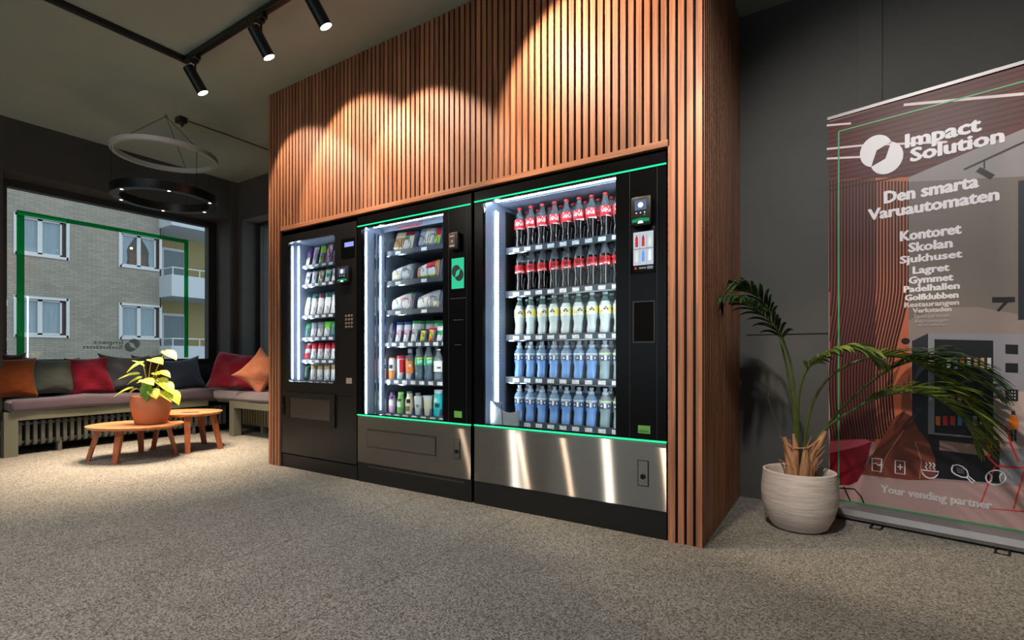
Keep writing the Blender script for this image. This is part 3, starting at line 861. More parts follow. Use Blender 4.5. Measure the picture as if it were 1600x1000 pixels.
def ink_zero(mb, r, h):
    put_text(mb, 'Coca-Cola', bent(r, -1.0, 0.525*h), 0.064, 0.028, offset=0.015, shear=0.35, mi=0, res=1)
    put_text(mb, 'zero', bent(r, 0.0, 0.455*h), 0.026, 0.013, offset=0.01, mi=1, res=1)
    band(mb, r, 0.44*h, 0.47*h, -0.8, -0.1, 1); band(mb, r, 0.44*h, 0.50*h, 0.85, 1.2, 1)
    return [INKD, WHITEINK]
def ink_lemon(mb, r, h):
    band(mb, r, 0.50*h, 0.66*h, 0.55, 1.3, 1); band(mb, r, 0.50*h, 0.56*h, -1.2, -0.5, 1)
    # dark blot of fruit and splash
    rg = random.Random(8)
    for cx, cz, rr in ((-0.008, .585, .0075), (0.003, .60, .009), (0.011, .575, .006), (-0.002, .635, .004)):
        k = [(cx+rr*math.cos(i*.6283)*rg.uniform(.6, 1.2), rr*math.sin(i*.6283)*rg.uniform(.6, 1.2)) for i in range(10)]
        b = bent(r+0.0003, 0.0, cz*h)
        mb.add([b(x, y) for x, y in k], [tuple(range(10))], 0)
    b = bent(r+0.0006, 0.0, .595*h)
    mb.add([b(x, y) for x, y in ((-.002, -.002), (.004, -.004), (.008, .001), (.003, .004))], [(0, 1, 2, 3)], 1)
    return [mat('soft_dark_ink', srgb(88, 84, 92), 0.5), YELLOW, WHITEINK]
def ink_sport(pale):
    def f(mb, r, h):
        for i, z in enumerate((.66, .635)): band(mb, r, z*h, (z+.012)*h, -1.5, 1.5, 1, 14)
        band(mb, r, 0.50*h, 0.60*h, -0.95, -0.25, 0); band(mb, r, 0.50*h, 0.60*h, 0.35, 1.1, 0)
        band(mb, r+.0002, 0.53*h, 0.57*h, -0.75, -0.45, 1, 4); band(mb, r+.0002, 0.525*h, 0.575*h, 0.55, 0.8, 1, 4)
        band(mb, r, 0.50*h, 0.62*h, -0.16, 0.16, 1, 6)
        band(mb, r, 0.485*h, 0.497*h, -1.5, 1.5, 2 if not pale else 0, 14)
        if pale: band(mb, r+.0004, 0.675*h, 0.69*h, -1.5, 1.5, 2, 14)
        return [mat('band_ink', srgb(52, 62, 78), 0.4), WHITEINK, GREENINK if pale else mat('blue_ink', srgb(60, 100, 170), 0.4)]
    return f
SPORTP = [(0.022,0),(0.030,.012),(0.032,.05),(0.031,.18),(0.0285,.26),(0.0285,.36),(0.032,.44),(0.033,.47),(0.033,.68),(0.030,.74),(0.021,.80),(0.0165,.83)]
SPCAP = [(0.0165,.825),(0.0185,.83),(0.0185,.885),(0.015,.90),(0.0115,.91),(0.0115,.955),(0.0135,.96),(0.0125,1.0)]
PET = [COLA, CLEARPET]
cola = bottle('cola_bottle', 'bottle', 0.255, PETP, .68, PET, CAPP, CAPRED, (0.0331, .455, .69, RED), ink_cola([WHITEINK]))
zero = bottle('zero_cola_bottle', 'bottle', 0.264, PETP, .68, PET, CAPP, BLACK2, (0.0331, .435, .625, RED), ink_zero)
lemon = bottle('lemon_soda_bottle', 'bottle', 0.236, PETP, .78, [LEMON, mat('greenish_clear_plastic', srgb(130, 165, 155), 0.06, alpha=0.5, coat=0.5)], CAPP, CAPWHITE, (0.0331, .47, .68, LABELW), ink_lemon)
sport = bottle('sports_drink_bottle', 'bottle', 0.222, SPORTP, .47, [BLUEL, SPORTCLEAR], SPCAP, CAPCLEAR, None)
spale = bottle('pale_sports_drink_bottle', 'bottle', 0.222, SPORTP, .47, [PALEL, mat('clear_grey_plastic', srgb(165, 178, 175), 0.06, alpha=0.5, coat=0.5)], SPCAP, CAPCLEAR, None)
for t, pale in ((sport, False), (spale, True)):
    mb = MB(); mats = ink_sport(pale)(mb, 0.0336, 0.222)
    mb.build('label_print', mats, t, smooth=0, recalc=False)
ORD = ['first', 'second', 'third', 'fourth', 'fifth', 'sixth', 'seventh', 'eighth', 'ninth', 'tenth']
used = set()
def place(proto, loc, rz, label, group):
    if proto.name not in used:
        used.add(proto.name)
        proto.location = loc; proto.rotation_euler = (0, 0, rz); proto['label'] = label; proto['group'] = group
        return proto
    return dup(proto, loc, rz, label, group)
ROWS = [
    ('top shelf', cola, 'red-labelled cola bottle', 'cola bottles on the top shelf'),
    ('second shelf', zero, 'black-lettered cola bottle', 'cola bottles on the second shelf'),
    ('middle shelf', lemon, 'cloudy lemon soda bottle', 'lemon soda bottles on the middle shelf'),
    ('fourth shelf', sport, 'blue sports drink bottle', 'sports drinks on the fourth shelf'),
    ('lowest shelf', sport, 'blue sports drink bottle', 'sports drinks on the lowest shelf'),
]
rnd = random.Random(3)
for (sh, proto, what, grp), z in zip(ROWS, BIGZ):
    for k in range(9):
        pr, wh = proto, what
        if proto is sport and k >= 7: pr, wh = spale, 'pale sports drink bottle'
        for d in range(2):
            x = -1.688+0.081*k+rnd.uniform(-.003, .003)
            rz = math.radians(24)+rnd.uniform(-.35, .35)
            if d == 0: lab = '%s, %s from the light strip, front of the %s, widest machine' % (wh, ORD[k], sh)
            else: lab = '%s behind the %s one from the light strip, %s, widest machine' % (wh, ORD[k], sh)
            place(pr, (x, 2.722+0.07*d+(0.02 if d else 0), z+0.0005), rz, lab, grp)

# ---- flat wrapped goods of the other two machines
def pack(name, cat, w, h, d, mats, lean=0.22, crimp=True, puff=1.0, paint=None, top=None):
    """pillow pack standing on its lower seam; paint(u, v) gives the material index; origin at its base"""
    nu, nv = 8, 12
    t = MB()
    V = []; F = []; M = []
    for side in (-1, 1):
        for j in range(nv+1):
            for i in range(nu+1):
                u = i/nu*2-1; v = j/nv*2-1
                b = max(0, (1-abs(u)**2.4))**.6*max(0, (1-abs(v)**3.0))**.7
                x = u*w/2*(1-0.05*(1-v*v)); z = h/2*(v+1)
                y = side*(d/2*b*puff)
                if crimp and abs(v) > .86: x *= 1.03
                V.append((x, y, z))
    n = (nu+1)*(nv+1)
    for sidx in range(2):
        for j in range(nv):
            for i in range(nu):
                a = sidx*n+j*(nu+1)+i
                q = (a, a+1, a+nu+2, a+nu+1)
                F.append(q if sidx == 0 else q[::-1])
                M.append(paint((i+.5)/nu, (j+.5)/nv) if paint else 0)
    mbb = MB(); mbb.v = V; mbb.f = F; mbb.m = M
    R = Matrix.Rotation(-lean, 4, 'X')
    mbb.xform(Matrix.Translation((0, 0, d*0.06)) @ R)
    return tag(mbb.build(name, mats, smooth=60), 'x', cat)
def col(name, r, g, b, rough=0.35, **k): return mat(name, srgb(r, g, b), rough, **k)
PURPLE = col('purple_wrap', 86, 58, 120); PINKW = col('pink_wrap', 200, 160, 190); CREAMW = col('cream_wrap', 226, 214, 186); LIME = col('lime_wrap', 170, 210, 60)
BRIGHTG = col('bright_green_wrap', 120, 226, 70); TEALW = col('teal_wrap', 60, 110, 108); WRAPW = col('white_wrap', 214, 216, 220); GREYW = col('grey_wrap', 150, 156, 166)
REDW = col('red_wrap', 206, 30, 52); ORW = col('orange_wrap', 226, 130, 60); BLUEW = col('blue_wrap', 60, 80, 140); GREENW = col('green_wrap', 60, 160, 96); TANW = col('tan_wrap', 186, 140, 92); MAROON = col('maroon_wrap', 120, 74, 84); GOLDW = col('gold_wrap', 200, 160, 60); DKGREEN = col('dark_green_wrap', 30, 62, 48)
def p_two(split): return lambda u, v: 1 if v > split else 0
def p_mix(u, v): return (int(u*3)+int(v*4)) % 3
def p_stripe(u, v): return 1 if 0.35 < v < 0.6 else (2 if v > .82 else 0)
protos1 = [
    [pack('snack_bar', 'snack', .045, .150, .018, [CREAMW, PURPLE, GOLDW], .25, paint=p_two(.45)), pack('snack_bar', 'snack', .045, .150, .018, [PINKW, GREYW, WRAPW], .25, paint=p_stripe), pack('snack_bar', 'snack', .045, .150, .018, [LIME, GREYW, BRIGHTG], .25, paint=p_stripe), pack('snack_bar', 'snack', .045, .150, .018, [REDW, PINKW, WRAPW], .25, paint=p_mix), pack('snack_bar', 'snack', .045, .15, .018, [MAROON, PINKW, WRAPW], .25, paint=p_stripe)],
    [pack('snack_bag', 'snack', .060, .105, .030, [WRAPW, GREYW, WRAPW], .22, paint=p_stripe), pack('snack_bag', 'snack', .060, .11, .030, [WRAPW, WRAPW, GREYW], .22, paint=p_stripe), pack('snack_bag', 'snack', .060, .105, .030, [GREENW, WRAPW, ORW], .22, paint=p_mix), pack('snack_bag', 'snack', .060, .115, .030, [WRAPW, GREENW, GREENW], .22, paint=p_stripe)],
    [pack('biscuit_pack', 'snack', .062, .175, .036, [WRAPW, TEALW], .25, paint=p_two(.72)), pack('biscuit_pack', 'snack', .062, .175, .036, [WRAPW, MAROON], .25, paint=p_two(.74)), pack('biscuit_pack', 'snack', .062, .175, .036, [WRAPW, TEALW], .25, paint=p_two(.80))],
    [pack('nut_bag', 'snack', .060, .12, .030, [WRAPW, GREYW, WRAPW], .25, paint=p_two(.5)), pack('nut_bag', 'snack', .060, .12, .030, [WRAPW, BRIGHTG], .25, paint=p_two(.5)), pack('nut_bag', 'snack', .060, .12, .030, [TEALW, GREENW], .25, paint=p_two(.6))],
    [pack('chocolate_bag', 'snack', .060, .135, .034, [WRAPW, REDW], .25, paint=lambda u, v: 1 if v > .62 or (v > .35 and u > .75) else 0), pack('chocolate_bag', 'snack', .060, .135, .034, [REDW, WRAPW], .25, paint=p_stripe)],
    [pack('biscuit_tube', 'snack', .058, .13, .05, [WRAPW, CREAMW, TANW], .1, paint=lambda u, v: 1 if v > .8 else (2 if v > .7 else 0)), pack('biscuit_tube', 'snack', .058, .12, .05, [DKGREEN, TEALW], .1, paint=p_two(.85))],
]
names1 = [('snack bar', ['purple and cream', 'pink and grey', 'lime and grey', 'red and pink', 'maroon striped']), ('snack bag', ['white', 'white grey-topped', 'green and orange', 'white and green']),
          ('biscuit pack', ['white teal-topped', 'white maroon-topped', 'white teal-rimmed']), ('nut bag', ['white and grey', 'white lime-topped', 'teal green-topped']), ('chocolate bag', ['red-topped white', 'red white-striped']), ('biscuit tube', ['white cream-topped', 'dark green'])]
order1 = [[0, 1, 2, 3, 4, 1], [0, 1, 2, 3, 0, 2], [2, 0, 1, 0, 2, 0], [2, 0, 0, 1, 2, 0], [1, 0, 0, 0, 0, 0], [1, 0, 0, 0, 0, 0]]
SHN = ['top', 'second', 'third', 'fourth', 'fifth', 'lowest']
for r in range(6):
    for k in range(6):
        q = order1[r][k]; pr = protos1[r][q]; nm, cs = names1[r]
        for d in range(2):
            x = -3.640+0.083*k+(0.012 if r < 2 else 0.004); y = 2.598+0.065*d
            pos = 'front' if d == 0 else 'behind'
            lab = '%s %s %s from the light strip, %s shelf, narrowest machine' % (cs[q], nm, ORD[k], SHN[r]) if d == 0 else '%s %s behind the %s from the light strip, %s shelf, narrowest machine' % (cs[q], nm, ORD[k], SHN[r])
            place(pr, (x, y, SMZ[r]+0.001), 0.5 if r > 1 else 0.35, lab, nm+'s on the '+SHN[r]+' shelf')

# ---- middle machine
def tray_meal(name, w, h, d, mats, paint):
    mbx = MB()
    mbx.rbox(-w/2, w/2, -d/2, d/2, 0, h, 0.018, 3)
    R = Matrix.Rotation(-0.42, 4, 'X'); mbx.xform(Matrix.Translation((0, 0, 0.012)) @ R)
    o = tag(mbx.build(name, mats[0]), 'x', 'packed meal')
    f = MB()
    nx, nz = 8, 8
    for i in range(nx):
        for j in range(nz):
            u = (i+.5)/nx; v = (j+.5)/nz
            x0 = -w/2+0.012+(w-.024)*i/nx; x1 = -w/2+0.012+(w-.024)*(i+1)/nx; z0 = .012+(h-.024)*j/nz; z1 = .012+(h-.024)*(j+1)/nz
            f.add([(x0, -d/2-.0008, z0), (x1, -d/2-.0008, z0), (x1, -d/2-.0008, z1), (x0, -d/2-.0008, z1)], [(0, 1, 2, 3)], paint(u, v))
    f.lathe([(0.0, 0), (h*.17, 0)], 18, (0.0 if 'bowl' in name else w*.15, -d/2-.0018, h*(.5 if 'bowl' in name else .3)), axis='y', cap=False, mi=1)
    f.xform(Matrix.Translation((0, 0, 0.012)) @ R)
    f.build('lid_print', mats, o, smooth=0)
    return o
meal1 = tray_meal('packed_salad', .175, .155, .045, [CREAMW, WRAPW, TANW, REDW, GREENW], lambda u, v: 2 if (u < .45 and v < .6) else (4 if .5 < u < .8 and .45 < v < .7 else (3 if (u > .55 and v > .8) else 0)))
meal2 = tray_meal('packed_bowl_meal', .185, .15, .045, [GREYW, WRAPW, LIME, REDW, CREAMW], lambda u, v: 4 if .3 < u < .62 else (3 if u > .7 and v > .55 else (2 if u > .8 else 0)))
meal3 = tray_meal('packed_pasta', .175, .155, .045, [PINKW, WRAPW, REDW, CREAMW, GREENW], lambda u, v: 2 if v > .6 else (3 if u < .5 else 0))
def wrap(name, w, h, d, mats, paint):
    """sandwich wedge in clear film: a bulging packet, taller toward one end"""
    nu, nv = 14, 10
    V = []; F = []; M = []
    rg = random.Random(len(bpy.data.objects))
    outline = [(0, .40), (.06, .56), (.16, .68), (.5, .88), (.80, .99), (.92, .97), (1, .88)]
    def top(u):
        for (a, p), (b, q) in zip(outline, outline[1:]):
            if u <= b: return p+(q-p)*(u-a)/(b-a)
        return .88
    for side in (-1, 1):
        for j in range(nv+1):
            for i in range(nu+1):
                u = i/nu; v = j/nv; e = u*2-1
                edge = (max(0, 1-abs(e)**7)**.6)*(max(0, 1-abs(v*2-1)**7)**.6)
                cr = rg.uniform(-.0035, .0035)*edge
                V.append((e*w/2*(1+.02*math.sin(PI*v)), side*(d/2*edge*(1-.25*v)+cr), h*top(u)*v))
    n = (nu+1)*(nv+1)
    for s in range(2):
        for j in range(nv):
            for i in range(nu):
                a = s*n+j*(nu+1)+i; q = (a, a+1, a+nu+2, a+nu+1)
                F.append(q if s == 0 else q[::-1]); M.append(paint((i+.5)/nu, (j+.5)/nv))
    b = MB(); b.v = V; b.f = F; b.m = M
    return tag(b.build(name, mats, smooth=60), 'x', 'sandwich')
san = [wrap('wrapped_sandwich', .19, .135, .10, [WRAPW, CREAMW, GREYW], lambda u, v: 1 if u < .45 and v < .7 else (2 if .5 < u < .75 and v > .6 else 0)),
       wrap('wrapped_sandwich', .19, .14, .10, [WRAPW, TANW, REDW, LIME], lambda u, v: 1 if (u < .2 or u > .78) else (2 if v > .55 and u > .45 else (3 if v < .2 else 0))),
       wrap('wrapped_sandwich', .19, .14, .10, [WRAPW, PINKW, GREENW], lambda u, v: 2 if v > .88 else (1 if .4 < u < .8 and .55 < v < .85 else 0)),
       wrap('wrapped_sandwich', .19, .14, .10, [GREYW, WRAPW, CREAMW], lambda u, v: 1 if (u < .55 and v < .7) else (2 if u > .7 and v < .4 else 0))]
sanlab = ['white and cream wrapped sandwich', 'brown and red wrapped sandwich', 'white wrapped sandwich with pink print', 'grey and white wrapped sandwich']
X3 = [-2.675, -2.425, -2.175]
for k, (o, l) in enumerate(zip((meal1, meal2, meal3), ('cream-lidded packed salad with brown food picture', 'grey round-labelled packed bowl meal', 'pink-lidded packed pasta meal'))):
    place(o, (X3[k], 2.715, MIDZ[0]+.002), 0.25, '%s, %s on the top shelf, middle machine' % (l, ORD[k]), 'packed meals on the top shelf')
for r, ids in ((1, (0, 1, 3)), (2, (2, 3, 0))):
    for k, q in enumerate(ids):
        for d in range(2):
            place(san[q], (X3[k]-.005, 2.725+.12*d, MIDZ[r]+.001), 0.3, ('%s, %s on the %s shelf, middle machine' if d == 0 else '%s behind the %s, %s shelf, middle machine') % (sanlab[q], ORD[k], SHN[r]), 'sandwiches on the %s shelf' % SHN[r])
p4 = [pack('crisp_bag', 'snack', .062, .15, .03, [WRAPW, BLUEW], .28, paint=lambda u, v: 1 if u > .55 else 0), pack('crisp_bag', 'snack', .062, .155, .03, [WRAPW, PINKW, BLUEW], .28, paint=p_stripe), pack('crisp_bag', 'snack', .066, .16, .03, [WRAPW, GREYW, GREENW], .28, paint=p_stripe),
      pack('crisp_bag', 'snack', .055, .095, .03, [LIME, GOLDW, INKD], .28, paint=p_stripe), pack('crisp_bag', 'snack', .055, .10, .03, [ORW, LIME, REDW], .28, paint=p_stripe), pack('crisp_bag', 'snack', .062, .13, .03, [WRAPW, GREENW, GREENW], .28, paint=p_stripe)]
n4 = ['white and blue', 'white pink-banded', 'white grey-banded', 'lime and gold', 'orange and red', 'white and green']
for k, q in enumerate([0, 1, 1, 2, 3, 4, 5, 5]):
    for d in range(3):
        qq = q if d == 0 else (2 if q in (3, 4, 5) else q)
        place(p4[qq], (-2.793+.079*k+.012, 2.692+.055*d, MIDZ[3]+.001), 0.45, ('%s crisp bag, %s from the light strip, fourth shelf, middle machine' if d == 0 else ('%s crisp bag behind the %s from the light strip, fourth shelf, middle machine' if d == 1 else '%s crisp bag farthest back, %s from the light strip, fourth shelf, middle machine')) % (n4[qq], ORD[k]), 'crisp bags on the fourth shelf')
# cans, bottles and cups
def can(name, cat, h, r, m_body, m_top, ink=None, shape=None):
    t = thing(name, 'x', cat)
    prof = shape or [(r*.8, 0), (r, .06), (r, .88), (r*.82, .97)]
    mb = MB(); mb.lathe([(a, z*h) for a, z in prof], 18); b = mb.build('can_body' if cat == 'can' else 'cup_body' if cat == 'cup' else 'bottle_body', m_body, t)
    if ink:
        mb = MB(); mats = ink(mb, r+.0006, h); mb.build('print', mats, b, smooth=0, recalc=False)
    tp = prof[-1]
    mb = MB(); mb.lathe([(tp[0]*1.02, tp[1]*h), (tp[0]*1.05, tp[1]*h+.003), (tp[0]*1.05, h), (tp[0]*.9, h+.002)], 18); mb.build('lid' if cat != 'bottle' else 'bottle_cap', m_top, t)
    return t
def blot(m, z0=.35, z1=.65, a0=-.6, a1=.5, extra=()):
    def f(mb, r, h):
        band(mb, r, z0*h, z1*h, a0, a1, 0)
        for i, (p0, p1, q0, q1) in enumerate(extra): band(mb, r+.0003, p0*h, p1*h, q0, q1, 1+i)
        return m
    return f
juice1 = can('orange_yoghurt_bottle', 'bottle', .158, .031, WRAPW, ORW, blot([ORW, INKD], 0.02, .42, -1.2, 1.2, ((.5, .68, -.5, .4),)))
juice2 = can('red_yoghurt_bottle', 'bottle', .172, .031, WRAPW, REDW, blot([REDW, WRAPW], .3, .85, -.1, 1.4, ((.45, .6, -.9, -.3),)), shape=[(.027, 0), (.031, .05), (.028, .4), (.031, .7), (.029, .88)])
jui = bottle('orange_drink_bottle', 'bottle', .222, [(0.020,0),(0.031,.03),(0.031,.62),(0.026,.74),(0.015,.84),(0.015,.88)], .62, [mat('pale_plastic', srgb(176, 180, 190), .2), CLEARPET], [(0.0165, .87), (0.0165, .99), (0.015, 1.0)], mat('grey_cap', srgb(170, 176, 184), .3), (0.0316, .2, .62, ORW), lambda mb, r, h: (band(mb, r, .42*h, .50*h, -.25, .25, 0), [WHITEINK])[1])
spr = bottle('green_label_soda_bottle', 'bottle', .245, PETP, .68, [mat('clear_soda', srgb(110, 140, 150), .06, alpha=.55, coat=.5), CLEARPET], CAPP, mat('pale_green_cap', srgb(170, 220, 200), .35), (0.0331, .44, .66, mat('green_label', srgb(20, 170, 110), .4)), lambda mb, r, h: (put_text(mb, 'Sprite', bent(r, -.6, .50*h), .044, .028, offset=.03, shear=.2, res=1), band(mb, r, .62*h, .65*h, -.7, 1.0, 1), [WHITEINK, YELLOW])[2])
wat = bottle('white_label_water_bottle', 'bottle', .222, PETP, .68, [mat('clear_water', srgb(150, 165, 172), .06, alpha=.45, coat=.5), CLEARPET], CAPP, CAPWHITE, (0.0331, .28, .62, LABELW), lambda mb, r, h: (band(mb, r, .38*h, .44*h, -.7, .1, 0), band(mb, r, .30*h, .58*h, .55, .9, 0), [mat('soft_dark_ink', srgb(88, 84, 92), .5)])[2])
row5 = [(juice1, 'orange-capped yoghurt drink'), (juice2, 'red-capped yoghurt drink'), (jui, 'orange-labelled grey-capped drink bottle'), (spr, 'green-labelled soda bottle'), (spr, 'green-labelled soda bottle'), (wat, 'white-labelled water bottle'), (wat, 'white-labelled water bottle')]
x5 = [-2.776, -2.690, -2.600, -2.510, -2.425, -2.335, -2.25]
for k, (p, l) in enumerate(row5):
    for d in range(2):
        place(p, (x5[k], 2.70+.085*d, MIDZ[4]+.001), .35+.15*k, ('%s, %s from the light strip, fifth shelf, middle machine' if d == 0 else '%s behind the %s from the light strip, fifth shelf, middle machine') % (l, ORD[k]), 'drinks on the fifth shelf')
c1 = can('lilac_smoothie_bottle', 'bottle', .148, .030, PINKW, PURPLE, blot([WRAPW, PURPLE], .35, .62, -1, .6, ((.7, .85, -.8, .6),)), shape=[(.027, 0), (.030, .05), (.030, .62), (.021, .76), (.021, .88)])
c2 = can('green_smoothie_bottle', 'bottle', .152, .029, mat('soft_green_wrap', srgb(120, 180, 96), .35), mat('lime_cap', srgb(170, 226, 120), .35), blot([WRAPW, DKGREEN], .3, .55, -.9, .3, ((.6, .7, -.6, .5),)), shape=[(.026, 0), (.029, .05), (.029, .6), (.022, .78), (.020, .9)])
c3 = can('white_milk_drink_carton', 'bottle', .145, .031, CREAMW, WRAPW, blot([mat('olive_ink', srgb(120, 120, 70), .5), INKD], .15, .4, -.9, .4, ((.55, .75, -.5, .5),)), shape=[(.029, 0), (.031, .03), (.031, .68), (.024, .8), (.02, .9)])
c4 = can('brown_coffee_cup', 'cup', .130, .030, WRAPW, WRAPW, blot([TANW, GREENW], .5, .82, -1.1, .9, ((.42, .6, -.3, .3),)), shape=[(.024, 0), (.026, .02), (.034, .86)])
c5 = can('pale_coffee_cup', 'cup', .136, .030, CREAMW, WRAPW, blot([TANW], .55, .8, -.9, .3), shape=[(.024, 0), (.026, .02), (.034, .86)])
c6 = can('turquoise_drink_bottle', 'bottle', .182, .033, mat('turquoise_wrap', srgb(40, 186, 186), .35), WRAPW, blot([WRAPW, INKD], .55, .7, -.8, .1, ((.35, .5, -.4, .6),)), shape=[(.030, 0), (.033, .03), (.033, .55), (.028, .8), (.027, .87)])
row6 = [(c1, 'lilac smoothie bottle'), (c2, 'green smoothie bottle'), (c3, 'white olive-printed milk drink'), (c4, 'brown-banded coffee cup'), (c5, 'pale coffee cup'), (c6, 'turquoise drink bottle'), (c6, 'turquoise drink bottle')]
x6 = [-2.776, -2.690, -2.603, -2.515, -2.427, -2.335, -2.25]
for k, (p, l) in enumerate(row6):
    for d in range(2):
        place(p, (x6[k], 2.70+.085*d, MIDZ[5]+.001), .35, ('%s, %s from the light strip, lowest shelf, middle machine' if d == 0 else '%s behind the %s from the light strip, lowest shelf, middle machine') % (l, ORD[k]), 'drinks on the lowest shelf')
# ------------------------------------------------------------------ track and ring lamp
tr = thing('lighting_track', 'black L-shaped lighting track along the ceiling before the slatted panel', 'lighting track', (-3.87, 1.79, 2.965))
mb = MB(); mb.box(-0.02, 5.2, -0.018, 0.018, -0.035, 0); mb.build('track_rail', LAMPBLACK, tr, smooth=0)
mb = MB(); mb.box(-0.018, 0.018, -4.2, -0.018, -0.035, 0); mb.build('track_rail', LAMPBLACK, tr, smooth=0)
mb = MB(); mb.box(-0.004, 5.2, -0.010, 0.010, -0.0365, -0.0352); mb.box(-0.006, 0.006, -4.2, 0, -0.0365, -0.0352); mb.build('track_groove', METALDARK, tr, smooth=0)
def track_head(x, d, lab, lit, y=1.79):
    t = thing('track_spotlight', lab, 'spotlight', (x, y, 2.93), group='spotlights on the track')
    mb = MB(); mb.rbox(-0.045, 0.045, -0.017, 0.017, -0.032, 0.0, 0.004, 1); mb.rbox(-0.02, 0.02, -0.015, 0.015, -0.046, -0.03, 0.003, 1); mb.build('adapter', LAMPBLACK, t)
    mb = MB(); mb.tube([(0, 0, -0.04), (0, 0, -0.10)], 0.007, 8); mb.build('stem', LAMPBLACK, t)
    d = Vector(d).normalized()
    q = d.to_track_quat('-Z', 'Y').to_matrix().to_4x4()
    c = Vector((-0.025, -0.015, -0.105))
    M = Matrix.Translation(c) @ q
    mb = MB(); mb.lathe([(0.034, 0.035), (0.036, 0.033), (0.036, -0.145), (0.033, -0.145), (0.031, -0.12)], 24, cap=True)
    mb.f.pop()
    mb.xform(M); mb.build('lamp_head', LAMPBLACK, t)
    mb = MB(); mb.lathe([(0.0, -0.128), (0.031, -0.128)], 20, cap=False); mb.lathe([(0.031, -0.128), (0.0325, -0.1455)], 20, cap=False); mb.xform(M)
    mb.build('lens', LENS if lit else METALDARK, t)
    return t, t.location+c+d*0.165, d
HEADS = [  # x, direction, watt, cone, blend, aim of the beam
    (-3.74, (0.05, 0.10, -0.20), 46, 70, 0.3),
    (-2.954, (0.05, 0.10, -0.20), 62, 88, 0.3),
    (-2.42, (0.06, 0.10, -0.20), 58, 78, 0.3),
    (-1.38, (0.05, 0.13, -0.20), 90, 104, 0.3),
    (-0.60, (0.05, 0.16, -0.26), 80, 44, 0.5),
]
hl = ['black track spotlight at the corner of the lighting track, glowing lens', 'black track spotlight second from the track corner, seen from its side', 'black track spotlight third from the track corner, nearest the slatted panel top', 'black track spotlight above the widest vending machine', 'black track spotlight above the potted palm']
AIMS = [((0.35, 0.62, -0.62)), ((0.15, 0.62, -0.62)), ((0.22, 0.62, -0.80)), ((0.46, 0.62, -0.60)), ((0.70, 1.1, -2.2))]
for i, (x, d, w, a, b) in enumerate(HEADS):
    t, lp_, dd = track_head(x, d, hl[i], True)
    spot_light('lamp_light', lp_, lp_+Vector(AIMS[i]), w, a, b, radius=0.022, parent=t)

rl = thing('ring_pendant_lamp', 'pendant lamp of a white ring over a black ring above the low tables', 'pendant lamp', (-4.93, 2.12, 2.25))
RR = 0.375
mb = MB()
prof = [(RR-0.016, 0.342), (RR+0.016, 0.342), (RR+0.016, 0.38), (RR-0.016, 0.38), (RR-0.016, 0.342)]
mb.lathe(prof, 64, cap=False); mb.build('upper_ring', mat('white_ring_metal', srgb(176, 174, 172), 0.4), rl)
mb = MB(); prof = [(RR-0.05, -0.04), (RR+0.012, -0.04), (RR+0.018, 0.03), (RR-0.044, 0.03), (RR-0.05, -0.04)]
mb.lathe(prof, 64, cap=False); br = mb.build('lower_ring', LAMPBLACK, rl)
mb = MB()
LEDA = [-0.35, 0.7, 1.75, 2.8, 3.85, 4.9]
for a in LEDA: mb.lathe([(0.0, 0), (0.011, 0)], 14, ((RR-0.019)*math.cos(a), (RR-0.019)*math.sin(a), -0.0412), cap=False)
mb.build('led_spots', emis('warm_led_spot', (1.0, 0.74, 0.5, 1), 9.0), br, smooth=0)
mb = MB()
for a in (0.2, 2.3, 4.4):
    p = (RR*math.cos(a), RR*math.sin(a))
    mb.tube([(p[0], p[1], 0.02), (p[0], p[1], 0.37), (0.0, 0.0, 0.70)], 0.0022, 6)
mb.build('suspension_wires', METALDARK, rl)
mb = MB(); mb.lathe([(0.012, 0.695), (0.012, 0.715)], 12); mb.build('ceiling_hook', CHROME, rl)
for a in LEDA:
    p = Vector((-4.93+(RR-0.019)*math.cos(a), 2.12+(RR-0.019)*math.sin(a), 2.25-0.046))
    tgt = Vector((-4.93+0.42*math.cos(a), 2.12-0.12+0.42*math.sin(a), 0))
    spot_light('lamp_light', p, tgt, 135, 70, 0.6, color=(1.0, 0.77, 0.54), radius=0.012, parent=rl)
pc = thing('power_cable', 'thin black cable and plug box running along the ceiling beside the ring lamp', 'cable', (-4.88, 2.22, 2.965))
mb = MB(); mb.rbox(-0.045, 0.045, -0.035, 0.035, -0.05, 0, 0.006, 1); mb.build('plug_box', LAMPBLACK, pc)
mb = MB(); mb.tube([(0.0, 0.03, -0.01), (0.005, 0.35, -0.008), (-0.005, 0.8, -0.008), (0.0, 1.2, -0.008)], 0.004, 6); mb.tube([(-0.01, 0, -0.05), (0.01, 0.0, -0.085), (0.035, 0.0, -0.08), (0.03, 0, -0.045)], 0.004, 6); mb.build('cable', LAMPBLACK, pc)

# ------------------------------------------------------------------ benches, radiators, cushions
BENCHP = mat('grey_green_bench_paint', srgb(112, 112, 98), 0.55)
SEATV = mat('plum_velvet', srgb(92, 78, 92), 0.75, sheen=0.6, noise=0.12, nscale=7, bump=0.25, bscale=9, spec=0.2)
b1 = thing('bench', 'long grey-green bench frame under the wide window', 'bench', (-6.2, 2.3, 0))
def loc(o, x, y): return (o.location.x, o.location.y)
mb = MB(); mb.box(0.18, 0.22, -0.97, 0.70, 0.31, 0.385); mb.box(-0.22, 0.18, -0.93, 1.02, 0.355, 0.385); mb.box(-0.22, 0.18, -0.93, -0.90, 0.29, 0.355); mb.build('seat_frame', BENCHP, b1, smooth=0)
mb = MB(); mb.box(0.13, 0.22, -0.97, -0.88, 0, 0.31); mb.build('leg', BENCHP, b1, smooth=0)
mb = MB(); mb.box(-0.22, -0.17, -0.93, -0.88, 0, 0.29); mb.build('leg', BENCHP, b1, smooth=0)
b2 = thing('bench', 'short grey-green bench frame beside the slatted panel', 'bench', (-4.8, 3.2, 0))
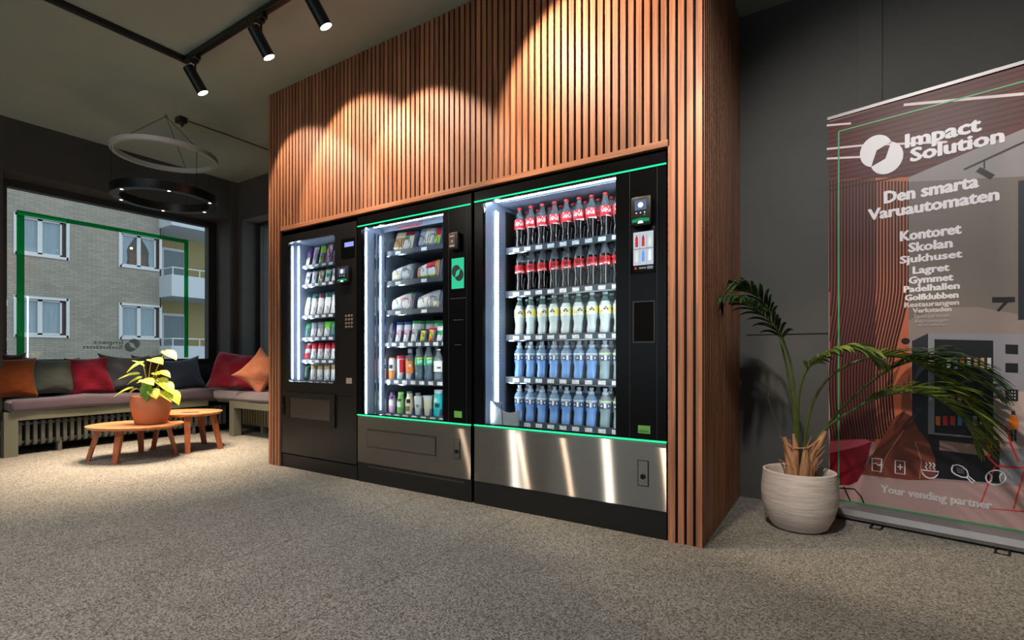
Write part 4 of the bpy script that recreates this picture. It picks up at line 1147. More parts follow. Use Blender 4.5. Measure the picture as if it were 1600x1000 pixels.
mb = MB(); mb.box(-0.80, 0.9, -0.17, -0.13, 0.31, 0.385); mb.box(-1.12, 0.9, -0.13, 0.2, 0.355, 0.385); mb.box(-0.80, -0.76, -0.13, 0.2, 0.29, 0.355); mb.build('seat_frame', BENCHP, b2, smooth=0)
mb = MB(); mb.box(-0.80, -0.71, -0.17, -0.09, 0, 0.31); mb.build('leg', BENCHP, b2, smooth=0)
mb = MB(); mb.box(0.80, 0.89, -0.17, -0.09, 0, 0.31); mb.build('leg', BENCHP, b2, smooth=0)
def wav(co):
    k = 1 if co.z > 0.44 else 0.4
    co.z += k*(0.010*math.sin(co.y*7+co.x*3)+0.006*math.sin(co.y*17+1))
    co.x += 0.006*math.sin(co.y*11+co.z*30); co.y += 0.005*math.sin(co.x*9)
    return co
mb = MB(); mb.rbox(-6.395, -5.95, 1.365, 3.32, 0.387, 0.495, 0.03, 3, fn=wav, cuts=10)
o = mb.build('seat_cushion', SEATV, smooth=60); tag(o, 'long plum velvet seat cushion on the bench under the wide window', 'cushion', 'seat cushions on the benches')
mb = MB(); mb.rbox(-5.925, -3.90, 3.02, 3.42, 0.387, 0.493, 0.03, 3, fn=wav, cuts=10)
o = mb.build('seat_cushion', SEATV, smooth=60); tag(o, 'plum velvet seat cushion on the short bench beside the slatted panel', 'cushion', 'seat cushions on the benches')

def radiator(name, label, x, y, n, pitch, axis, paint):
    r = thing(name, label, 'radiator', (x, y, 0))
    mb = MB()
    for k in range(n):
        o = pitch*(k-(n-1)/2)
        w = pitch*0.25
        def fin(a0, a1, b0, b1):
            # rounded column
            pts = []
            for i in range(9):
                a = PI*i/8
                pts.append((0.045*math.cos(a), 0.285+0.02*math.sin(a)))
            for i in range(9):
                a = PI+PI*i/8
                pts.append((0.045*math.cos(a), 0.095+0.02*math.sin(a)))
            return pts
        pts = fin(0, 0, 0, 0)
        if axis == 'y': mb.prism(pts, 'y', o-w, o+w)
        else: mb.prism(pts, 'x', o-w, o+w)
    mb.build('columns', paint, r, smooth=30)
    mb = MB(); L_ = pitch*n/2
    if axis == 'y':
        for z in (0.11, 0.27): mb.tube([(0, -L_, z), (0, L_, z)], 0.016, 10)
    else:
        for z in (0.11, 0.27): mb.tube([(-L_, 0, z), (L_, 0, z)], 0.016, 10)
    mb.build('pipe', paint, r)
    for s in (-0.62, 0.62):
        mb = MB()
        if axis == 'y': mb.box(-0.03, 0.03, s*L_-0.015, s*L_+0.015, 0, 0.10)
        else: mb.box(s*L_-0.015, s*L_+0.015, -0.03, 0.03, 0, 0.10)
        mb.build('foot', paint, r, smooth=0)
    return r
RADP = mat('dark_radiator_paint', srgb(92, 94, 90), 0.45)
RADB = mat('beige_radiator_paint', srgb(150, 142, 118), 0.5)
r1 = radiator('radiator', 'dark column radiator under the long bench', -6.075, 2.30, 36, 0.052, 'y', RADP)
mb = MB(); mb.lathe([(0.0, -0.02), (0.025, -0.018), (0.028, 0.0), (0.02, 0.03), (0.012, 0.05)], 14, (0.0, -0.955+0.005, 0.2), axis='y'); mb.build('valve', RADB, r1)
r2 = radiator('radiator', 'beige column radiator under the short bench', -4.86, 3.33, 36, 0.052, 'x', RADB)

def pillow(name, label, size, thick, m, loc_, rot, seed, plump=0.45, pinch=0.10, wr=0.012):
    """square cushion, corners pinched, cover wrinkled; local x-z is its face, origin at its centre"""
    rg = random.Random(seed)
    w, h = size; n = 18
    ph = [(rg.uniform(0, 6.28), rg.uniform(3, 9), rg.uniform(-1, 1), rg.uniform(-1, 1)) for _ in range(7)]
    V = []; F = []
    for s in (-1, 1):
        for j in range(n+1):
            for i in range(n+1):
                u = i/n*2-1; v = j/n*2-1
                b = max(0, (1-u*u))**plump*max(0, (1-v*v))**plump
                x = u*w/2*1.06*(1-1.6*pinch*(1-v*v)); z = v*h/2*1.06*(1-1.6*pinch*(1-u*u))
                wn = sum(math.sin(p+f*(a*u+c*v)+s) for p, f, a, c in ph)/2.0
                y = s*(thick*0.62*b+wr*wn*min(1, b*1.6))
                V.append((x, y, z))
    N1 = (n+1)**2
    for s in range(2):
        for j in range(n):
            for i in range(n):
                a = s*N1+j*(n+1)+i; q = (a, a+1, a+n+2, a+n+1)
                F.append(q if s == 0 else q[::-1])
    bm = bmesh.new(); vv = [bm.verts.new(p) for p in V]
    for f in F: bm.faces.new([vv[i] for i in f])
    bmesh.ops.remove_doubles(bm, verts=bm.verts[:], dist=0.0008)
    bmesh.ops.recalc_face_normals(bm, faces=bm.faces[:])
    me = bpy.data.meshes.new(name); bm.to_mesh(me); bm.free()
    me.materials.append(m); me.polygons.foreach_set('use_smooth', [True]*len(me.polygons))
    o = bpy.data.objects.new(name, me); COL.objects.link(o)
    o.location = loc_; o.rotation_euler = rot
    return tag(o, label, 'cushion', 'scatter cushions on the benches')
def vel(name, r, g, b): return mat(name, srgb(r, g, b), 0.8, sheen=0.2, noise=0.12, nscale=9, spec=0.15, bump=1.0, bscale=13, stretch=(1, 1, 1.8))
V_OR = vel('rust_velvet', 136, 68, 30); V_GR = vel('grey_green_velvet', 82, 92, 88); V_CR = vel('crimson_velvet', 126, 14, 40); V_CH = vel('charcoal_velvet', 72, 78, 86)
V_BR = vel('dark_brown_velvet', 84, 48, 40); V_NV = vel('slate_navy_velvet', 58, 70, 88); V_TN = vel('tan_velvet', 166, 104, 76)
H90 = math.radians(90)
# face of a pillow is local -y; on the long bench it turns to +x
def P1(y, z, x=-6.22, lean=-0.30, tilt=0.0, yaw=0.0): return (x, y, z), (lean, tilt, H90+yaw)
for nm, lab, size, th, m, (l, r), sd, pl, pi_, wr in [
    ('pillow', 'rust orange velvet cushion at the near end of the long bench', (0.37, 0.36), 0.15, V_OR, P1(1.405, 0.67, -6.20, yaw=-.1), 1, .42, .06, .008),
    ('pillow', 'plum brown cushion behind the rust orange one', (0.20, 0.40), 0.08, vel('plum_brown_velvet', 88, 62, 62), P1(1.43, 0.70, -6.31, -.04, 0.1), 2, .5, .1, .006),
    ('pillow', 'grey-green velvet cushion between the rust and crimson ones', (0.42, 0.37), 0.14, V_GR, P1(1.71, 0.675, -6.22, tilt=.04), 3, .5, .12, .012),
    ('pillow', 'small crimson velvet cushion beside the grey-green one', (0.34, 0.37), 0.16, V_CR, P1(2.00, 0.67, -6.20, tilt=-.06), 4, .42, .06, .018),
    ('pillow', 'charcoal velvet cushion between crimson cushion and leafy plant', (0.44, 0.40), 0.15, V_CH, P1(2.30, 0.685, -6.22, tilt=.05), 5, .5, .12, .014),
    ('pillow', 'dark brown cushion behind the leafy table plant', (0.30, 0.40), 0.12, V_BR, P1(2.56, 0.69, -6.27, tilt=-.08), 6, .5, .1, .008),
    ('pillow', 'slate navy velvet cushion right behind the round-topped farther table', (0.40, 0.37), 0.15, V_NV, P1(2.84, 0.665, -6.19, tilt=-.12), 7, .5, .12, .014),
    ('pillow', 'large crumpled crimson velvet cushion in the corner of the benches', (0.72, 0.42), 0.18, V_CR, ((-5.66, 3.20, 0.685), (-0.38, 0.10, 0.42)), 8, .42, .06, .032),
    ('pillow', 'tan velvet cushion standing on its corner beside the slatted panel', (0.40, 0.40), 0.13, V_TN, ((-5.17, 3.12, 0.70), (-0.42, 0.62, 0.35)), 9, .5, .13, .010),
    ('pillow', 'dark plum cushion half hidden by the slatted panel', (0.36, 0.26), 0.14, vel('dark_plum_velvet', 52, 44, 54), ((-4.86, 3.22, 0.60), (-0.30, 0.0, 0.1)), 10, .5, .1, .010),
]:
    pillow(nm, lab, size, th, m, l, r, sd, pl, pi_, wr)

# ------------------------------------------------------------------ low tables and the leafy plant
TAB = wood('table_wood', srgb(158, 96, 58), srgb(206, 142, 96), 0.42, 0.6, along='x', island=False)
TABL = wood('table_leg_wood', srgb(140, 74, 44), srgb(186, 110, 70), 0.45, 1.0, along='z', island=False)
def low_table(label, c, rz, a, b, zt, legs):
    t = thing('low_table', label, 'table', (c[0], c[1], 0), rz, 'low tables before the bench')
    mb = MB(); n = 40
    ring = [(math.cos(2*PI*i/n), math.sin(2*PI*i/n)) for i in range(n)]
    ex = lambda v: math.copysign(abs(v)**0.9, v)
    lay = [(0.90, zt-0.028), (0.985, zt-0.014), (1.0, zt-0.006), (0.995, zt)]
    V = []; F = []
    for s, z in lay: V += [(a*s*ex(x), b*s*ex(y), z) for x, y in ring]
    for l in range(3):
        for i in range(n): F.append((l*n+i, l*n+(i+1) % n, (l+1)*n+(i+1) % n, (l+1)*n+i))
    F.append(tuple(range(n-1, -1, -1))); F.append(tuple(3*n+i for i in range(n)))
    mb.add(V, F); mb.build('tabletop', TAB, t, smooth=40)
    ic, is_ = math.cos(-rz), math.sin(-rz)
    for wx, wy in legs:
        dx, dy = wx-c[0], wy-c[1]
        x, y = dx*ic-dy*is_, dx*is_+dy*ic
        mb = MB(); k = 0.78
        p0 = Vector((x*k, y*k, zt-0.026)); p1 = Vector((x, y, 0))
        d = Vector((x, y, 0)).normalized(); s = Vector((-d.y, d.x, 0))
        V = []
        for p, w, q in ((p0, 0.026, 0.017), (p1, 0.019, 0.014)):
            V += [p+d*q+s*w, p-d*q+s*w, p-d*q-s*w, p+d*q-s*w]
        mb.add(V, [(0,1,2,3), (7,6,5,4), (0,4,5,1), (1,5,6,2), (2,6,7,3), (3,7,4,0)])
        mb.build('leg', TABL, t, smooth=0)
    return t
low_table('oval low wooden table carrying the leafy plant', (-5.05, 1.94), 0.57, 0.355, 0.285, 0.29, [(-5.225, 1.665), (-4.915, 1.745), (-4.985, 2.225), (-5.33, 2.09)])
low_table('slightly taller low wooden table behind the one with the plant', (-5.19, 2.39), 0.57, 0.315, 0.27, 0.345, [(-4.885, 2.275), (-4.89, 2.566), (-5.37, 2.20), (-5.30, 2.62)])
mb = MB(); mb.box(-0.07, 0.07, -0.045, 0.045, 0, 0.006, 0); mb.box(-0.068, 0.068, -0.043, 0.043, 0.006, 0.007, 1)
o = mb.build('booklet', [WRAPW, mat('booklet_red', srgb(96, 40, 40), .4, noise=.5, nscale=40)], smooth=0, loc=(-5.02, 2.36, 0.3455)); o.rotation_euler = (0, 0, .9)
tag(o, 'small dark red booklet lying on the taller low table', 'booklet')

def leaf_mesh(mb, base, tip_dir, up, L_, W_, mi=0, droop=0.25, fold=0.2):
    """heart-shaped leaf blade from base along tip_dir"""
    d = Vector(tip_dir).normalized(); u = Vector(up); s = d.cross(u).normalized(); n = s.cross(d).normalized()
    prof = [(-0.10, 0.30), (0.0, 0.62), (0.12, 0.88), (0.28, 1.0), (0.48, 0.90), (0.68, 0.62), (0.86, 0.28), (1.0, 0.0)]
    V = []; F = []
    for t_, w in prof:
        c = Vector(base)+d*(L_*t_)-n*(droop*L_*t_*t_)
        if t_ <= 0.0: cc = Vector(base)+d*(L_*0.02)
        else: cc = c
        for k in (-1, -.5, 0, .5, 1):
            V.append((cc if k == 0 else c)+s*(k*w*W_/2)+n*(fold*abs(k)*w*W_/2))
    for i in range(len(prof)-1):
        for k in range(4):
            a = i*5+k; F.append((a, a+1, a+6, a+5))
    mb.add(V, F, mi)
def leafmat(name, c0, c1):
    if name in MATS: return MATS[name]
    m, nt, p, out = principled(name); N, L = nt.nodes, nt.links
    t = N.new('ShaderNodeTexCoord'); n = N.new('ShaderNodeTexNoise'); n.inputs['Scale'].default_value = 14
    L.new(t.outputs['Object'], n.inputs['Vector'])
    r = N.new('ShaderNodeValToRGB'); r.color_ramp.elements[0].position = .35; r.color_ramp.elements[1].position = .65
    r.color_ramp.elements[0].color = c0; r.color_ramp.elements[1].color = c1
    L.new(n.outputs['Fac'], r.inputs[0]); L.new(r.outputs[0], p.inputs['Base Color'])
    p.inputs['Roughness'].default_value = 0.4
    tl = N.new('ShaderNodeBsdfTranslucent'); L.new(r.outputs[0], tl.inputs['Color'])
    mx = N.new('ShaderNodeMixShader'); mx.inputs[0].default_value = 0.3
    L.new(p.outputs[0], mx.inputs[1]); L.new(tl.outputs[0], mx.inputs[2]); L.new(mx.outputs[0], out.inputs['Surface'])
    MATS[name] = m
    return m
LEAFY = leafmat('yellow_green_leaf', srgb(168, 190, 60), srgb(216, 226, 96)); LEAFG = leafmat('green_leaf', srgb(86, 130, 40), srgb(120, 160, 56))
pp = thing('potted_plant', 'yellow-green leafy plant in a terracotta pot on the low table', 'potted plant', (-4.985, 2.03, 0.2905))
TERRA = mat('terracotta', srgb(186, 118, 82), 0.75, noise=0.06, nscale=12, bump=0.05, bscale=30)
mb = MB(); mb.lathe([(0.0, 0), (0.108, 0), (0.118, 0.01), (0.143, 0.12), (0.150, 0.19), (0.146, 0.235), (0.138, 0.238), (0.132, 0.225), (0.132, 0.20)], 40, cap=False); mb.build('pot', TERRA, pp, smooth=50)
mb = MB(); mb.lathe([(0.0, 0.205), (0.135, 0.20)], 24, cap=False); mb.build('soil', RUBBER, pp)
rx, ry = math.cos(0.5704), math.sin(0.5704)   # sideways as the room is seen from the entrance
LEAVES = [  # sideways, depth, height above the rim, length, width, heading sideways, rise, colour
    (0.12, 0.0, 0.385, .15, .105, .9, -.35, 0), (0.015, -0.02, 0.315, .15, .12, .8, -.1, 0), (-0.04, -0.05, 0.285, .14, .12, -.6, -.35, 0), (-0.09, 0.03, 0.26, .09, .06, -.5, .5, 0),
    (-0.06, -0.08, 0.19, .15, .10, -1, -.12, 0), (-0.02, -0.10, 0.16, .11, .10, -.7, -.3, 0), (0.02, -0.12, 0.145, .13, .11, .8, -.15, 0), (0.06, 0.02, 0.21, .13, .085, 1, -.25, 0),
    (0.09, -0.02, 0.15, .11, .10, .5, -.5, 0), (0.13, -0.04, 0.12, .15, .11, .9, -.6, 0), (0.05, -0.12, 0.10, .14, .10, .1, -1, 1), (-0.11, -0.08, 0.07, .15, .10, -1, -.35, 0),
    (-0.06, -0.10, 0.065, .11, .09, -.7, -.6, 2), (0.08, -0.10, 0.06, .10, .10, .5, -.5, 0), (0.15, -0.06, 0.04, .12, .09, .8, -.6, 0), (0.19, -0.03, 0.045, .15, .10, .8, -.8, 0), (0.0, 0.08, 0.18, .12, .1, .3, .2, 0), (-0.05, 0.09, 0.13, .12, .1, -.6, 0, 0),
]
ml = MB(); ms = MB()
for i, (sx, dp, hz, L_, W_, hs, rise, c) in enumerate(LEAVES):
    b = Vector((sx*rx-dp*ry, sx*ry+dp*rx, 0.235+hz))
    hd = Vector((hs*rx+0.35*ry, hs*ry-0.35*rx, rise))
    leaf_mesh(ml, b, hd, (0.25*ry, -0.25*rx, 1), L_, W_, c, droop=.2)
    o = Vector((random.uniform(-.05, .05), random.uniform(-.05, .05), 0.195))
    mid = (o+b)/2+Vector((0, 0, 0.05))
    ms.tube([o, o.lerp(mid, .6)+Vector((0, 0, .01)), mid.lerp(b, .4), b], [0.0045, 0.004, 0.0035, 0.003], 6)
ml.build('foliage', [LEAFY, LEAFG, leafmat('pinkish_leaf', srgb(190, 160, 100), srgb(206, 176, 110))], pp, smooth=60, recalc=False)
ms.build('stems', leafmat('stem_green', srgb(170, 180, 90), srgb(190, 190, 110)), pp)
# outlines of the printed banner picture (metres along the sheet, metres above the floor) and the palm frond spines
PRINT_POLYS=[
 ('ceil',[(-0.042,2.155),(0.73,2.166),(0.73,1.91),(0.321,1.765),(-0.036,1.843)]),
 ('lwood',[(-0.036,1.843),(0.183,1.796),(0.183,0.424),(-0.024,0.399)]),  # left stretch of the wood wall, darker and redder than the rest
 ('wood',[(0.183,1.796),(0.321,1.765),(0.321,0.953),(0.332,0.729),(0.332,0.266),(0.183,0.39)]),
 ('lceil',[(0.321,1.765),(0.73,1.91),(0.73,1.646),(0.321,1.742)]),
 ('gwall',[(0.321,1.742),(0.73,1.646),(0.73,0.944),(0.321,0.953)]),
 ('lwall',[(0.321,1.05),(0.445,1.105),(0.582,1.096),(0.73,1.015),(0.73,0.944),(0.321,0.944)]),
 ('dark',[(0.711,1.651),(0.73,1.646),(0.73,1.029),(0.711,1.03)]),
 ('floor',[(-0.024,0.346),(0.133,0.242),(0.372,0.257),(0.73,0.299),(0.73,0.011),(-0.024,0.002)]),
 ('dark',[(0.334,0.944),(0.397,0.98),(0.397,0.27),(0.334,0.282)]),
 ('steel',[(0.397,0.98),(0.73,0.964),(0.73,0.299),(0.397,0.27)]),
 ('sky',[(0.63,0.712),(0.73,0.711),(0.73,0.461),(0.63,0.454)]),
 ('black',[(0.421,0.951),(0.63,0.94),(0.63,0.492),(0.421,0.496)]),
 ('black',[(0.397,0.487),(0.651,0.486),(0.651,0.29),(0.397,0.273)]),
 ('slot',[(0.44,0.461),(0.619,0.455),(0.619,0.408),(0.44,0.414)]),
 ('black',[(0.67,0.922),(0.711,0.919),(0.711,0.876),(0.67,0.879)]),
 ('black',[(0.67,0.838),(0.711,0.836),(0.711,0.793),(0.67,0.795)]),
 ('black',[(0.67,0.719),(0.711,0.719),(0.711,0.667),(0.67,0.667)]),
 ('green',[(0.443,0.861),(0.457,0.861),(0.457,0.808),(0.443,0.808)]),
 ('white',[(0.467,0.861),(0.481,0.861),(0.481,0.809),(0.467,0.808)]),
 ('blue',[(0.492,0.861),(0.506,0.861),(0.506,0.809),(0.492,0.809)]),
 ('orange',[(0.516,0.861),(0.53,0.861),(0.53,0.81),(0.516,0.809)]),
 ('white',[(0.54,0.861),(0.553,0.861),(0.553,0.81),(0.54,0.81)]),
 ('tan',[(0.564,0.861),(0.577,0.861),(0.577,0.81),(0.564,0.81)]),
 ('tan',[(0.587,0.861),(0.6,0.861),(0.6,0.811),(0.587,0.811)]),
 ('white',[(0.61,0.861),(0.623,0.861),(0.623,0.811),(0.61,0.811)]),
 ('white',[(0.454,0.672),(0.471,0.673),(0.471,0.643),(0.454,0.645)]),
 ('tan',[(0.48,0.674),(0.497,0.675),(0.497,0.644),(0.48,0.646)]),
 ('tan',[(0.506,0.675),(0.522,0.676),(0.522,0.646),(0.506,0.648)]),
 ('orange',[(0.531,0.677),(0.547,0.678),(0.547,0.648),(0.531,0.649)]),
 ('dred',[(0.556,0.678),(0.571,0.679),(0.571,0.649),(0.556,0.651)]),
 ('orange',[(0.426,0.577),(0.443,0.577),(0.443,0.532),(0.426,0.534)]),
 ('red',[(0.453,0.58),(0.47,0.58),(0.47,0.535),(0.453,0.536)]),
 ('red',[(0.48,0.582),(0.497,0.582),(0.497,0.537),(0.48,0.539)]),
 ('blue',[(0.507,0.584),(0.523,0.584),(0.523,0.54),(0.507,0.541)]),
 ('blue',[(0.533,0.586),(0.549,0.586),(0.549,0.543),(0.533,0.544)]),
 ('white',[(0.559,0.589),(0.575,0.588),(0.575,0.545),(0.559,0.547)]),
 ('tan',[(0.585,0.591),(0.6,0.59),(0.6,0.547),(0.585,0.549)]),
 ('white',[(0.681,0.711),(0.685,0.712),(0.685,0.704),(0.681,0.704)]),
 ('white',[(0.69,0.712),(0.694,0.712),(0.694,0.705),(0.69,0.705)]),
 ('white',[(0.699,0.712),(0.703,0.712),(0.703,0.705),(0.699,0.705)]),
 ('white',[(0.681,0.697),(0.685,0.697),(0.685,0.69),(0.681,0.69)]),
 ('white',[(0.69,0.697),(0.694,0.698),(0.694,0.69),(0.69,0.69)]),
 ('white',[(0.699,0.698),(0.703,0.698),(0.703,0.691),(0.699,0.691)]),
 ('white',[(0.681,0.682),(0.685,0.683),(0.685,0.675),(0.681,0.675)]),
 ('white',[(0.69,0.683),(0.694,0.683),(0.694,0.676),(0.69,0.676)]),
 ('white',[(0.699,0.683),(0.703,0.684),(0.703,0.676),(0.699,0.676)]),
 ('orange',[(0.685,0.605),(0.705,0.607),(0.713,0.579),(0.711,0.538),(0.681,0.538),(0.681,0.581)]),
 ('dark',[(0.689,0.622),(0.701,0.623),(0.703,0.606),(0.689,0.605)]),
 ('dark',[(0.685,0.538),(0.695,0.54),(0.695,0.485),(0.687,0.484)]),
 ('dark',[(0.697,0.54),(0.707,0.541),(0.705,0.486),(0.699,0.485)]),
 ('bag',[(0.119,0.243),(0.167,0.348),(0.216,0.454),(0.251,0.536),(0.301,0.589),(0.332,0.569),(0.362,0.502),(0.401,0.444),(0.423,0.374),(0.428,0.279),(0.397,0.261),(0.321,0.248),(0.23,0.245)]),
 ('bag2',[(0.269,0.564),(0.301,0.589),(0.332,0.569),(0.347,0.526),(0.301,0.496),(0.259,0.478)]),
 ('chair',[(-0.024,0.399),(0.061,0.419),(0.139,0.432),(0.167,0.422),(0.155,0.36),(0.133,0.266),(0.104,0.203),(0.069,0.177),(-0.024,0.16)]),
 ('chairlit',[(-0.024,0.399),(0.061,0.419),(0.139,0.432),(0.167,0.422),(0.104,0.387),(-0.024,0.336)]),
 ('black',[(0.626,1.139),(0.701,1.134),(0.701,1.111),(0.678,1.11),(0.649,1.071),(0.641,1.077),(0.664,1.111),(0.626,1.114)]),
 ('black',[(0.326,0.944),(0.325,0.938),(0.321,0.932),(0.315,0.929),(0.308,0.928),(0.302,0.929),(0.296,0.933),(0.292,0.938),(0.29,0.944),(0.292,0.951),(0.296,0.956),(0.302,0.959),(0.308,0.96),(0.315,0.959),(0.321,0.955),(0.325,0.95)]),
]
PRINT_LINES=[
 ('black',0.0069,[(0.04,0.165),(0.075,0.085),(0.107,0.02)]),
 ('black',0.007,[(0.001,0.15),(0.09,0.16),(0.119,0.128),(0.161,0.022)]),
 ('redline',0.0089,[(0.611,0.51),(0.615,0.402),(0.643,0.368),(0.73,0.372)]),
 ('redline',0.0059,[(0.636,0.364),(0.582,0.165),(0.73,0.179)]),
 ('redline',0.0072,[(0.672,0.552),(0.689,0.47),(0.713,0.396)]),
 ('redline',0.0057,[(0.73,0.361),(0.697,0.184)]),
 ('redline',0.003,[(0.615,0.475),(0.689,0.478)]),
 ('redline',0.003,[(0.615,0.437),(0.699,0.44)]),
 ('black',0.009,[(0.529,1.749),(0.73,1.819)]),
 ('black',0.0059,[(0.6,1.769),(0.6,1.734)]),
 ('black',0.0238,[(0.578,1.737),(0.628,1.688)]),
 ('wline',0.0106,[(-0.039,2.14),(0.075,2.114)]),
 ('wline',0.013,[(0.301,2.134),(0.73,2.033)]),
 ('wline',0.0105,[(-0.039,2.01),(0.133,1.98),(0.469,1.897)]),
 ('wline',0.0106,[(-0.039,1.957),(0.139,1.918)]),
 ('bagline',0.0039,[(0.202,0.26),(0.23,0.357),(0.269,0.434),(0.301,0.496)]),
 ('bagline',0.0038,[(0.364,0.262),(0.372,0.351),(0.347,0.443)]),
]
PRINT_ICONS=[
 (0.006,[(0.1693,0.3351),(0.1693,0.2716),(0.2078,0.2712),(0.2106,0.3377),(0.1693,0.3351)]),
 (0.0053,[(0.1693,0.3051),(0.1832,0.3138),(0.1969,0.3026),(0.2106,0.3113)]),
 (0.0058,[(0.2668,0.3393),(0.2668,0.2742),(0.3059,0.2741),(0.3059,0.3386),(0.2668,0.3393)]),
 (0.0052,[(0.276,0.3082),(0.2982,0.3084)]),
 (0.0051,[(0.2872,0.3229),(0.2872,0.2937)]),
 (0.0057,[(0.3718,0.3072),(0.4377,0.3083),(0.4305,0.2885),(0.4184,0.2756),(0.4014,0.2711),(0.3867,0.2765),(0.3768,0.289),(0.3718,0.3072)]),
 (0.005,[(0.3867,0.3473),(0.394,0.3358),(0.3867,0.3253),(0.394,0.3138)]),
 (0.005,[(0.4014,0.3495),(0.4087,0.3381),(0.4014,0.3244),(0.4087,0.3146)]),
 (0.005,[(0.416,0.3485),(0.4233,0.3371),(0.416,0.3267),(0.4233,0.3153)]),
 (0.0056,[(0.485,0.3282),(0.4896,0.3473),(0.5058,0.3528),(0.5241,0.3465),(0.54,0.3309),(0.5445,0.3105),(0.5377,0.2974),(0.5196,0.2973),(0.4989,0.306),(0.4873,0.3163),(0.485,0.3282)]),
 (0.0055,[(0.54,0.2977),(0.5445,0.306),(0.5669,0.2844),(0.5602,0.2742),(0.54,0.2977)]),
 (0.0052,[(0.6712,0.32),(0.6696,0.3095),(0.665,0.2994),(0.6578,0.2907),(0.6487,0.2843),(0.6386,0.2809),(0.6284,0.2807),(0.6191,0.2838),(0.6117,0.29),(0.6069,0.2986),(0.6053,0.3088),(0.6069,0.3196),(0.6117,0.3298),(0.6191,0.3385),(0.6284,0.3448),(0.6386,0.3481),(0.6487,0.3481),(0.6578,0.3448),(0.665,0.3386),(0.6696,0.33),(0.6712,0.32)]),
 (0.0047,[(0.615,0.334),(0.6258,0.3182),(0.6236,0.2973),(0.615,0.2869)]),
 (0.0047,[(0.6618,0.3416),(0.6513,0.3225),(0.6534,0.3024),(0.6618,0.2952)]),
 (0.003,[(0.5035,0.3372),(0.5063,0.3358)]),
 (0.003,[(0.5104,0.3365),(0.5132,0.3351)]),
 (0.0031,[(0.5173,0.3357),(0.52,0.3344)]),
 (0.003,[(0.5241,0.335),(0.5269,0.3336)]),
 (0.003,[(0.5049,0.3283),(0.5077,0.3269)]),
 (0.003,[(0.5118,0.3276),(0.5145,0.3262)]),
 (0.0031,[(0.5187,0.3269),(0.5214,0.3255)]),
 (0.0031,[(0.5255,0.3261),(0.5282,0.3248)]),
 (0.003,[(0.5063,0.3194),(0.509,0.318)]),
 (0.003,[(0.5132,0.3187),(0.5159,0.3173)]),
 (0.003,[(0.52,0.318),(0.5228,0.3166)]),
 (0.003,[(0.5269,0.3173),(0.5296,0.3159)]),
]
PRINT_TEXTS=[
 ('Impact',0.3059,1.9152,0.5911,0.066,0),
 ('Solution',0.3264,1.8404,0.6681,0.064,0),
 ('Den smarta',0.2187,1.6551,0.5823,0.0594,0),
 ('Varuautomaten',0.1498,1.5807,0.6513,0.0555,0),
 ('Kontoret',0.2852,1.4499,0.5219,0.0486,0),
 ('Skolan',0.3188,1.3899,0.4896,0.0434,0),
 ('Sjukhuset',0.2852,1.3365,0.5241,0.0356,0),
 ('Lagret',0.3366,1.2788,0.478,0.0351,0),
 ('Gymmet',0.3213,1.2308,0.4919,0.0337,0),
 ('Padelhallen',0.3007,1.1893,0.515,0.0307,0),
 ('Golfklubben',0.3059,1.147,0.5104,0.029,0),
 ('Restaurangen',0.3033,1.1134,0.5127,0.0241,1),
 ('Verkstaden',0.3366,1.084,0.485,0.0223,1),
 ('Sportarenan',0.3417,1.0566,0.478,0.0191,2),
 ('Bilprovningen',0.3467,1.034,0.4733,0.0159,2),
 ('Arbetsplatsen',0.3568,1.0161,0.4639,0.0127,2),
 ('Your vending partner',0.2051,0.1664,0.6279,0.0381,1),
]
